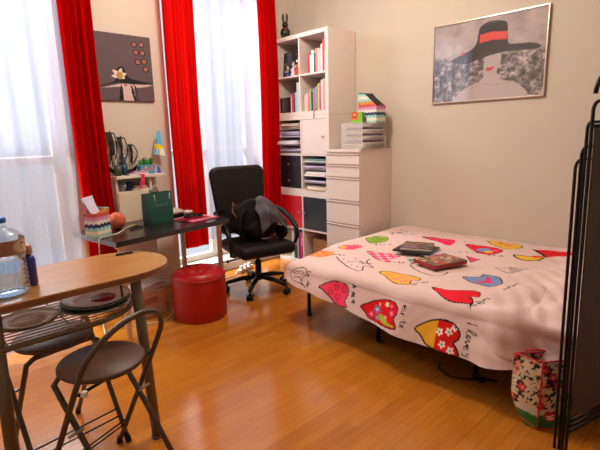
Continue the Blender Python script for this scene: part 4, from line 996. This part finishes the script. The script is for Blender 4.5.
for s in (-1, 1):
    pts = [(s*.19, .285, .735), (s*.25, .27, .74), (s*.295, .20, .735), (s*.31, .08, .71), (s*.315, -.05, .66), (s*.315, -.14, .60), (s*.31, -.17, .53), (s*.30, -.14, .46), (s*.28, -.08, .41), (s*.24, -.04, .392), (s*.20, -.03, .390)]
    b = MB(); b.tube(pts, [.012, .014, .018, .022, .024, .022, .018, .015, .014, .014, .014], 10); o = b.build('armrest', BLACKM, ch, True)
MB().tube([(-.10, -.03, .375), (-.29, -.05, .36)], .006, 8).ball((-.30, -.05, .36), .012, 2).build('height_lever', BLACKM, ch)
for q in ch.children:
    if not q.name.startswith(('base_spoke', 'gas_lift')): q.location.z -= .04
# backpack on the seat, jacket over it, white cloth
ca, sa = math.cos(R(-13)), math.sin(R(-13))
def chp(x, y, z): return (-1.205+x*ca-y*sa, .12+x*sa+y*ca, z)
t = thing('backpack', 'black backpack slumped on the office chair seat', 'backpack', chp(-.015, .03, .4606), R(-13))
b = MB(); b.ball((0, 0, .16), .16, 4, (1.15, .85, 1.0), .05, 2)
for v in b.b.verts: v.co.z = max(v.co.z, .0)
b.build('bag_body', BLACKF, t)
b = MB(); b.ball((.02, -.13, .10), .09, 4, (1.3, .4, .9), .05, 6)
for v in b.b.verts: v.co.z = max(v.co.z, .002)
b.build('front_pocket', BLACKF, t)
MB().tube([(-.10, -.10, .26), (-.15, -.15, .22), (-.17, -.16, .13), (-.14, -.15, .05)], .011, 8).build('shoulder_strap', BLACKF, t)
MB().tube([(-.12, -.02, .25), (-.165, -.03, .31), (-.17, -.02, .24), (-.15, -.05, .20)], .008, 8).build('brown_loop', cmat((110, 80, 64)), t)
MB().box(-.005, .06, -.178, -.176, .03, .036).build('zip', KNOB, t)
# jacket: draped sheet with folds
u, v = np.meshgrid(np.linspace(0, 1, 50), np.linspace(0, 1, 60))
lx = (u-.5)*(.16+.05*v)+.045*v-.01; 
ly = -.02-.20*np.sin(np.clip(v*1.25, 0, 1)*PI/2)-.01*np.cos(u*3)
lz = .345-.04*(u-.5)**2*8-.19*v**1.5
lz = np.maximum(lz, .02)
fd = .012*np.sin(u*17+v*4)*(.3+v)+.009*np.sin(u*9-v*12)+.004*np.sin(u*31)
o = grid_mesh('grey_jacket', lx+.03, ly-fd, lz+fd*.3, GREYC, None, None, True, -.006); o.location = chp(.03, .03, .4606); o.rotation_euler = (0, 0, R(-18))
tag(o, 'grey knitted jacket draped over the backpack on the office chair', 'jacket')
t.scale = (1.15, 1.0, 1.1); o.scale = (1.15, 1.0, 1.1)
t = thing('small_handbag', 'black shoulder bag strap and white cloth beside the right armrest of the office chair', 'bag', chp(.205, -.07, .4606), R(-13))
b = MB(); b.ball((0, 0, .06), .06, 3, (.75, 1.3, 1.0), .08, 9)
for v in b.b.verts: v.co.z = max(v.co.z, .0)
b.build('bag_body', BLACKF, t); MB().ball((.0, -.0, .125), .028, 3, (1.0, 1.3, .7), .15, 5).build('white_cloth', cmat((220, 206, 200)), t)
MB().tube([(0, -.07, .08), (-.01, -.03, .16), (0, .03, .17), (0, .075, .08)], .008, 8).build('strap', BLACKF, t)

# ================================================================== BAR TABLE
bt = thing('bar_table', 'beech topped table with rounded end, grey legs and wire shelf', 'table', (-3.3, -.935, 0))
TZ = .80
# outline: straight towards the left, rounded at the right end (superellipse nose)
yh = .228; P = [(-.62, -yh), (.40, -yh)]
for a in np.linspace(-PI/2, PI/2, 26)[1:-1]:
    P.append((.42+.275*abs(math.cos(a))**.8, yh*math.sin(a)))
P += [(.40, yh), (-.62, yh)]
MB().prism(P, TZ-.028, TZ, bev=.004).build('tabletop', WOODT, bt)
b = MB(); b.prism([(x*.995+.003, y*1.006) for x, y in P], TZ-.024, TZ-.006); b.build('edge_band', wood('table_edge', srgb(120, 76, 44), srgb(140, 92, 56)), bt)
for (x0, y0, x1, y1) in ((.478, -.185, .512, -.172), (-.025, -.175, -.045, -.182), (.475, .165, .50, .172), (-.5, .165, -.52, .172)):
    if y0 > 0: continue
    MB().tube([(x1, y1, 0), (x0, y0, TZ-.029)], .0225, 18).lathe([(0, 0), (.026, 0), (.026, .012), (0, .012)], x1, y1, 18).build('leg', STEEL, bt)
MB().tube([(-.55, -.175, 0), (-.55, -.175, TZ-.029)], .0225, 18).build('leg', STEEL, bt)
MB().tube([(-.55, .16, 0), (-.55, .16, TZ-.029)], .0225, 18).build('leg', STEEL, bt)
o = MB().prism([(x*.985, y*.965) for x, y in P], TZ-.0305, TZ-.0275).build('bounce_sheet', cmat((236, 230, 220), .5), bt); o['label'] = 'white bounce sheet added under the tabletop'  # white sheet added to bounce light onto the plates below
# wire shelf
RZ = .645; b = MB()
rail = [(-.60, -.232, RZ), (.28, -.232, RZ)]+[(.28+.235*math.cos(a)*1.0, .232*math.sin(a)*1.0, RZ) for a in np.linspace(-PI/2, PI/2, 18)[1:-1]]+[(.28, .195, RZ), (-.60, .195, RZ)]
rail = [(x, min(y, .195), z) for x, y, z in rail]
b.tube(rail, .011, 10); b.build('shelf_rail', STEEL, bt, True)
b = MB()
for k in range(13):
    y = -.205+k*.031; xe = .28+.222*math.sqrt(max(0, 1-(y/.226)**2)); b.tube([(-.60, y, RZ-.004), (xe, y, RZ-.004)], .0028, 6)
for x in (-.5, -.25, 0, .22, .40):
    yy = .19 if x < .3 else .15
    b.tube([(x, -yy-.012, RZ-.010), (x, min(yy, .19), RZ-.010)], .0035, 6)
b.build('shelf_wires', mat('bright_wire', srgb(196, 186, 170), .3, .7), bt)
b = MB()
for x in (-.03, .44): 
    b.tube([(x, .185 if x < .3 else .12, RZ), (x, .185 if x < .3 else .12, TZ-.03)], .005, 8); b.tube([(x, -.19 if x < .3 else -.13, RZ), (x, -.175 if x < .3 else -.12, TZ-.03)], .005, 8)
b.build('shelf_hangers', STEELD, bt)
def bp(x, y, z): return (x, y, z)
# plates
def glazed(col, cache={}):
    if col not in cache: cache[col] = mat('glazed_%02x%02x%02x' % col, srgb(*col), .25, var=.02, spec=.5, Coat_Weight=.3)
    return cache[col]
def plate(loc, r, col, rim, label, name='plate', grp=None, blot=None, hz=.016):
    t = thing(name, label, 'plate', loc, 0, grp)
    MB().lathe([(0, .0), (r*.55, .0), (r*.60, .003), (r*.97, hz), (r, hz+.002), (r*.985, hz+.0035), (r*.62, .008), (r*.5, .006), (0, .006)], n=56).build('dish', glazed(col), t)
    MB().tube([(r*.992*math.cos(a), r*.992*math.sin(a), hz+.0025) for a in np.linspace(0, 2*PI, 57)[:-1]], .0022, 6, closed=True).build('rim', cmat(rim, .25), t)
    if blot:
        MB().lathe([(0, .0065), (r*.52, .0065), (r*.52, .0070), (0, .0072)], n=30).build('printed_motif', cmat(blot, .2), t)
    return t
px, py = -2.945, -.985; PZ0 = RZ+.0005
for k in range(4):
    plate((px+.004*k-.004, py+.003*k, PZ0+k*.0085), .137, [(240, 240, 236), (40, 80, 76), (240, 240, 236), (226, 238, 240)][k], [(230, 230, 226), (18, 56, 52), (30, 60, 58), (16, 70, 64)][k],
          ['white plate at the bottom of the teal rimmed stack', 'dark teal plate second from the bottom of the stack', 'white plate with dark rim below the top plate', 'teal rimmed plate with dark red motif on top of the stack on the wire shelf'][k], grp='teal plate stack')
# red blot off-centre on the top plate
o = MB().lathe([(0, 0), (.058, 0), (.058, .0006), (0, .0008)], n=40).build('printed_motif', cmat((150, 20, 46), .2), [q for q in C.objects if q.name.startswith('plate') and q.get('label', '').startswith('teal rimmed')][0])
o.location = (.030, -.006, .0066)
for k in range(2):
    t = plate((-3.205+.004*k, -.985, PZ0+k*.010), .105, [(206, 198, 170), (226, 214, 186)][k], [(180, 170, 140), (200, 184, 150)][k], ['khaki plate under the cream plate at the left of the wire shelf', 'cream plate with khaki rim at the left of the wire shelf'][k], grp='cream plates')
MB().lathe([(0, .0065), (.066, .0065), (.066, .0072), (0, .0076)], n=36).build('white_centre', cmat((232, 220, 206), .25), t)
t = thing('paper_napkin', 'white paper napkin between the two plate stacks on the wire shelf', 'napkin', (-3.075, -.935, RZ+.002), R(20)); MB().box(-.03, .03, -.05, .05, 0, .005).box(-.028, .03, -.048, .05, .0052, .009, M=rotz(.1)).build('folds', cmat((236, 226, 216)), t)
MB().box(-.02, .015, -.01, .02, .0092, .0098).build('red_print', cmat((206, 80, 80)), t)
# big water bottle
GLB = glass_mat('clear_bottle', (.80, .88, .93), .10, .04)
t = thing('water_bottle', 'large clear water bottle with blue cap at the left end of the table', 'bottle', (-3.262, -1.045, TZ+.0006))
prof = [(0, .002), (.05, .0), (.066, .006), (.070, .02)]
for k in range(7): z = .03+k*.021; prof += [(.070, z), (.0655, z+.0105)]
prof += [(.071, .185), (.071, .25), (.066, .275), (.045, .30), (.026, .312), (.024, .318), (.024, .325)]
MB().lathe([(a_, z_*.96) for a_, z_ in prof], n=40).build('bottle_body', GLB, t)
t.scale = (1.06, 1.06, .83)
WAT = bpy.data.materials.new('water'); WAT.use_nodes = True; wb_ = WAT.node_tree.nodes['Principled BSDF']; wb_.inputs['Transmission Weight'].default_value = 1; wb_.inputs['IOR'].default_value = 1.33; wb_.inputs['Roughness'].default_value = .0; wb_.inputs['Base Color'].default_value = (.72, .84, .97, 1)
wp = [(0, .006), (.046, .006), (.062, .012)]
for k in range(14): wp.append((.063-.007*(k % 2), .020+k*.0105))
wp += [(.064, .175), (0, .175)]
b = MB(); b.lathe(wp, n=40)
for v in b.b.verts: a_ = math.atan2(v.co.y, v.co.x); v.co.z += .003*math.sin(a_*5)*(.02 < v.co.z < .17)
b.build('water', WAT, t)
BLC = cmat((20, 90, 190), .35)
MB().lathe([(0, .345), (.024, .345), (.026, .341), (.026, .322), (.0, .322)], n=28).build('cap', BLC, t)
u, v = np.meshgrid(np.linspace(-2.0, .55, 60), np.linspace(0, .062, 20))
def fn_lab(u, v):
    p = Paint(u, v, srgb(150, 112, 90)); a = u-(-.75)
    p.put(((v-.031)/.027)**2+((u+.75)/.5)**2 < 1, srgb(190, 160, 130))
    for k in range(5): p.line([(-.95+.1*k, .016), (-.93+.1*k, .034)], srgb(50, 36, 34), .004)
    p.line([(-.9, .043), (-.6, .043)], srgb(60, 44, 40), .003)
    return p.c
grid_mesh('paper_label', .0718*np.cos(u), .0718*np.sin(u), .19+v, painted('bottle_label'), t, fn_lab(u, v), True)
# blue bottle
t = thing('blue_bottle', 'small cobalt blue spray bottle with bronze cap beside the water bottle', 'bottle', (-3.170, -.985, TZ+.0006))
MB().lathe([(0, 0), (.020, 0), (.0225, .004), (.0225, .105), (.018, .115), (.011, .118), (.011, .125), (0, .125)], n=28).build('bottle_body', mat('cobalt_glass', srgb(14, 26, 130), .12, spec=.8), t)
MB().lathe([(0, .1252), (.0165, .1252), (.0165, .156), (.014, .160), (0, .160)], n=24).build('cap', cmat((176, 140, 112), .25), t)
MB().box(-.026, -.014, -.006, .006, .145, .152, .001).build('spray_nozzle', cmat((200, 180, 160), .3), t)
t = thing('table_knife', 'dark handled knife lying near the rounded end of the table', 'knife', (-2.725, -.80, TZ+.0006), R(-6))
MB().box(-.045, .035, -.007, .007, .0, .010, .003).build('handle', cmat((34, 26, 24), .4), t); MB().box(.036, .075, -.005, .004, .003, .0045, .0004).build('blade', KNOB, t)

# ================================================================== FOLDING STOOLS
def stool(loc, th, label, dark=STEELD, seatm=WOODD):
    """local: +x is the side of the backrest"""
    t = thing('folding_stool', label, 'stool', (*loc, 0), th, 'folding stools at the bar table')
    h_, w_, a, g, H, b_, rs, wb = .537, .366, .181, .201, .745, .218, .155, .285
    ft = Vector((-a, 0, .010)); tp = Vector((g, 0, H)); v = tp-ft; L_ = v.length; v.normalize(); r = w_/2; E = Vector((0, 1, 0))
    pts = [ft+E*r+v*q for q in np.linspace(0, L_-r, 8)]; cc = ft+v*(L_-r)
    pts += [cc+E*r*math.cos(q)+v*r*math.sin(q) for q in np.linspace(0, PI, 18)[1:-1]]
    pts += [ft-E*r+v*q for q in np.linspace(L_-r, 0, 8)]
    MB().tube(pts, .0105, 12).build('backrest_hoop', dark, t, False)
    # leg frame: rises from the back feet, bends under the front of the seat
    pts = []
    for s in (1, -1):
        q = [Vector((b_, s*wb/2, .010)), Vector((b_*.3, s*wb/2, .26)), Vector((-.055, s*wb/2, .44)), Vector((-.085, s*wb/2, .485)), Vector((-.09, s*(wb/2-.03), .505)), Vector((-.09, s*.03, .505))]
        pts += q if s == 1 else q[::-1]
    MB().tube(pts, .0105, 12).build('leg_frame', dark, t)
    for x, z in ((-.135, .12), (-.12, .15)): MB().tube([(x+.002, -r, z-.01), (x+.002, r, z-.01)], .0035, 6).build('cross_rod', BLACKM, t)
    for s in (1, -1):
        MB().tube([(.03, s*(wb/2-.01), .34), (.03, s*(r+.005), .34)], .006, 8).build('pivot_bolt', KNOB, t)
        p_ = ft-E*s*r; MB().tube([(p_.x-.004, p_.y, 0), (p_.x+.006, p_.y, .03)], .0135, 10).build('foot_cap', BLACKM, t)
        MB().tube([(b_+.003, s*wb/2, 0), (b_-.007, s*wb/2, .03)], .0135, 10).build('foot_cap', BLACKM, t)
    MB().box(-.10, .11, -.02, .02, .508, .518).tube([(.085, -r+.01, .505), (.085, r-.01, .505)], .006, 8).build('seat_bracket', BLACKM, t)
    MB().lathe([(0, .519), (rs*.96, .519), (rs, .526), (rs, .534), (rs*.97, .540), (0, .540)], n=48).build('seat', seatm, t)
    MB().box(.118, .135, -r-.006, -r+.012, .515, .535, .002).build('white_clip', cmat((226, 220, 210)), t)
    return t
s1 = stool((-3.036, -1.259), R(-69.7), 'folding stool with round brown seat and hoop back in front of the table')
s2 = dup(s1, (-3.10, -.885, 0), R(97), 'second folding stool tucked behind under the table and wire shelf')

# ================================================================== FLORAL BAG
t = thing('floral_shopping_bag', 'floral reusable shopping bag with red trim standing by the bed end', 'bag', (-1.493, -2.250, 0), R(0))
def fn_fl(seed, heart=None):
    def f(u, v):
        BKG = srgb(22, 26, 18); p = Paint(u, v, BKG); rnd = random.Random(seed)
        for k in range(40): p.circ((rnd.uniform(0, .3), rnd.uniform(.1, .36)), rnd.uniform(.008, .016), srgb(*rnd.choice([(50, 82, 34), (28, 50, 28), (16, 18, 16)])), .006)
        pts = [(i*.046+(j % 2)*.023+rnd.uniform(-.009, .009), .122+j*.034+rnd.uniform(-.007, .007)) for i in range(8) for j in range(8)]; rnd.shuffle(pts)
        for q in pts: p.flower(q, rnd.uniform(.020, .028), srgb(*rnd.choice([(222, 206, 176), (214, 196, 160), (214, 60, 76), (224, 130, 120), (226, 214, 190)])), srgb(230, 190, 120), 5, rnd.uniform(0, 6))
        p.put(v < .095+.015*np.sin(u*20), srgb(206, 202, 176)); p.put(v < .062-.16*(u-.05)*0+.012*np.sin(u*16+1), srgb(40, 110, 40))
        if heart:
            cx, cy = heart; x = (u-cx)/.028; y = (v-cy)/.026
            p.put((x*x+y*y-1)**3-x*x*y**3 < 0, srgb(206, 20, 40))
            for dy, ww in ((.006, .018), (-.006, .015)):
                P = [(cx-ww+2*ww*k/12, cy+dy+.0035*(1 if k % 2 else -1)) for k in range(13)]; p.line(P, srgb(250, 236, 236), .0013)
        return p.c
    return f
# plan: three-sided front (left gusset and main face), slightly bulging, top z .34
BH = .335
FB = painted('floral_laminate', .4)
c0 = (-.105, .115); c1 = (-.085, -.04); c2 = (.03, -.105); c3 = (.16, .02); c4 = (.05, .16)
def facebag(name, a, b_, fn, taper=.0):
    L_ = math.hypot(b_[0]-a[0], b_[1]-a[1]); nx, ny = max(2, int(L_/.005)), 68
    u, v = np.meshgrid(np.linspace(0, 1, nx), np.linspace(0, 1, ny)); nrm = ((b_[1]-a[1])/L_, -(b_[0]-a[0])/L_)
    shrink = 1-.62*(1-np.clip(v*2.0, 0, 1))**2*abs(taper); w_ = u*shrink if taper < 0 else 1-(1-u)*shrink
    ax = a[0]+(b_[0]-a[0])*w_ if taper else a[0]+(b_[0]-a[0])*u
    ay = a[1]+(b_[1]-a[1])*w_ if taper else a[1]+(b_[1]-a[1])*u
    bul = .012*np.sin(u*PI)*np.sin(v*PI)
    grid_mesh(name, ax+nrm[0]*bul, ay+nrm[1]*bul, v*BH+.0006, FB, t, fn(u*L_, v*BH), True, .0012)
facebag('gusset_panel', (-.045, .055), (-.05, -.07), fn_fl(3), 1.0)
facebag('front_panel', (-.05, -.07), (.085, -.175), fn_fl(6, (.058, .060)))
facebag('back_panel', (.062, -.060), (-.045, .055), fn_fl(9), -1.0)
facebag('side_panel', (.085, -.175), (.062, -.060), fn_fl(12))
RT = cmat((196, 16, 36), .4)
MB().tube([(-.05, -.072, .004), (-.051, -.073, BH)], .0035, 6).tube([(-.045, .055, BH), (-.05, -.072, BH), (.085, -.175, BH), (.062, -.060, BH), (-.045, .055, BH)], .0032, 6).tube([(-.048, .0, .03), (-.05, -.072, .004), (.085, -.175, .004)], .003, 6).build('red_piping', RT, t)
MB().tube([(.0, .02, BH-.03), (.005, .02, BH+.005), (.03, -.02, BH+.012), (.06, -.06, BH+.005), (.065, -.06, BH-.03)], .005, 8).build('carry_handle', RT, t)

# ================================================================== FOLDED RACK ON THE RIGHT
t = thing('folded_metal_rack', 'folded black tubular frames with dark mesh panel standing by the bed end', 'folded rack', (-1.612, -2.452, 0), R(-16))
# each frame: left post, rounded shoulder, top bar, right post; nested one behind another
def hoopf(off, H, x0, Wd, r=.0085, rad=.05, lean=0):
    pts = [(x0, off, .0), (x0-.002, off, H*.5), (x0+lean, off, H-rad)]
    pts += [(x0+lean+rad-rad*math.cos(a), off, H-rad+rad*math.sin(a)) for a in np.linspace(0, PI/2, 7)[1:]]
    pts += [(x0+lean+Wd-rad+rad*math.sin(a), off, H-rad+rad*math.cos(a)) for a in np.linspace(0, PI/2, 7)]
    pts += [(x0+Wd, off, .0)]
    pts = [(x, y+.026*z/1.4, z) for x, y, z in pts]
    return MB().tube(pts, r, 10)
hoopf(-.012, 1.44, -.006, .52, .0066, .035).build('outer_frame', BLACKM, t)
hoopf(.004, 1.365, -.006, .50, .006, .025).build('middle_frame', BLACKM, t)
hoopf(.019, 1.275, -.004, .50, .006, .035).build('inner_frame', BLACKM, t)
hoopf(.034, 1.225, -.012, .48, .006, .035).build('rear_frame', BLACKM, t)
b = MB()
for z in (.10, .125, .15): b.tube([(0, -.013, z), (.52, -.013, z)], .006, 8)
b.build('bottom_rails', BLACKM, t)
MB().tube([(.0, .013, 1.35), (.508, .013, 1.35)], .007, 8).build('cross_bar', BLACKM, t)
# dark mesh sheet
def mesh_mat():
    m = mat('dark_mesh_cloth', srgb(76, 66, 62), .6, var=.35, scale=180)
    n = m.node_tree.nodes; L = m.node_tree.links; b = n['Principled BSDF']
    w_ = n.new('ShaderNodeTexWave'); w_.wave_type = 'BANDS'; w_.inputs['Scale'].default_value = 9; w_.inputs['Distortion'].default_value = 1.5
    tc = n.new('ShaderNodeTexCoord'); L.new(tc.outputs['Object'], w_.inputs['Vector'])
    bp_ = n.new('ShaderNodeBump'); bp_.inputs['Strength'].default_value = .4; L.new(w_.outputs['Fac'], bp_.inputs['Height']); L.new(bp_.outputs['Normal'], b.inputs['Normal'])
    return m
MB().box(.010, .510, -.017, -.011, .17, 1.345, .001, M=Matrix.Rotation(-.026/1.4, 4, 'X')).build('mesh_panel', mesh_mat(), t)
# hook at the very top
pts = [(-.020, .004, 1.465), (-.018, .004, 1.480)]+[(-.018+.05-.05*math.cos(a), .0, 1.485+.05*math.sin(a)) for a in np.linspace(0, PI, 10)[1:]]+[(.092, .0, 1.42)]
MB().tube(pts, .008, 10).build('hook', BLACKM, t)

# ================================================================== FILL LAMP (added, out of frame)
t = thing('fill_lamp', 'added round white fill lamp hanging unseen from the ceiling', 'lamp', (-1.75, -.75, 2.80))
GLO = bpy.data.materials.new('fill_globe'); GLO.use_nodes = True; n = GLO.node_tree.nodes; e = n.new('ShaderNodeEmission'); e.inputs[0].default_value = (1, .82, .6, 1); e.inputs[1].default_value = 4
n.remove(n['Principled BSDF']); tr_ = n.new('ShaderNodeBsdfTransparent'); mx_ = n.new('ShaderNodeMixShader'); mx_.inputs[0].default_value = .15
GLO.node_tree.links.new(tr_.outputs[0], mx_.inputs[1]); GLO.node_tree.links.new(e.outputs[0], mx_.inputs[2]); GLO.node_tree.links.new(mx_.outputs[0], n['Material Output'].inputs[0])
MB().ball((0, 0, 0), .19, 3).build('globe', GLO, t); MB().tube([(0, 0, .19), (0, 0, ZC-2.80)], .006, 8).build('cord', cmat((230, 230, 226)), t)
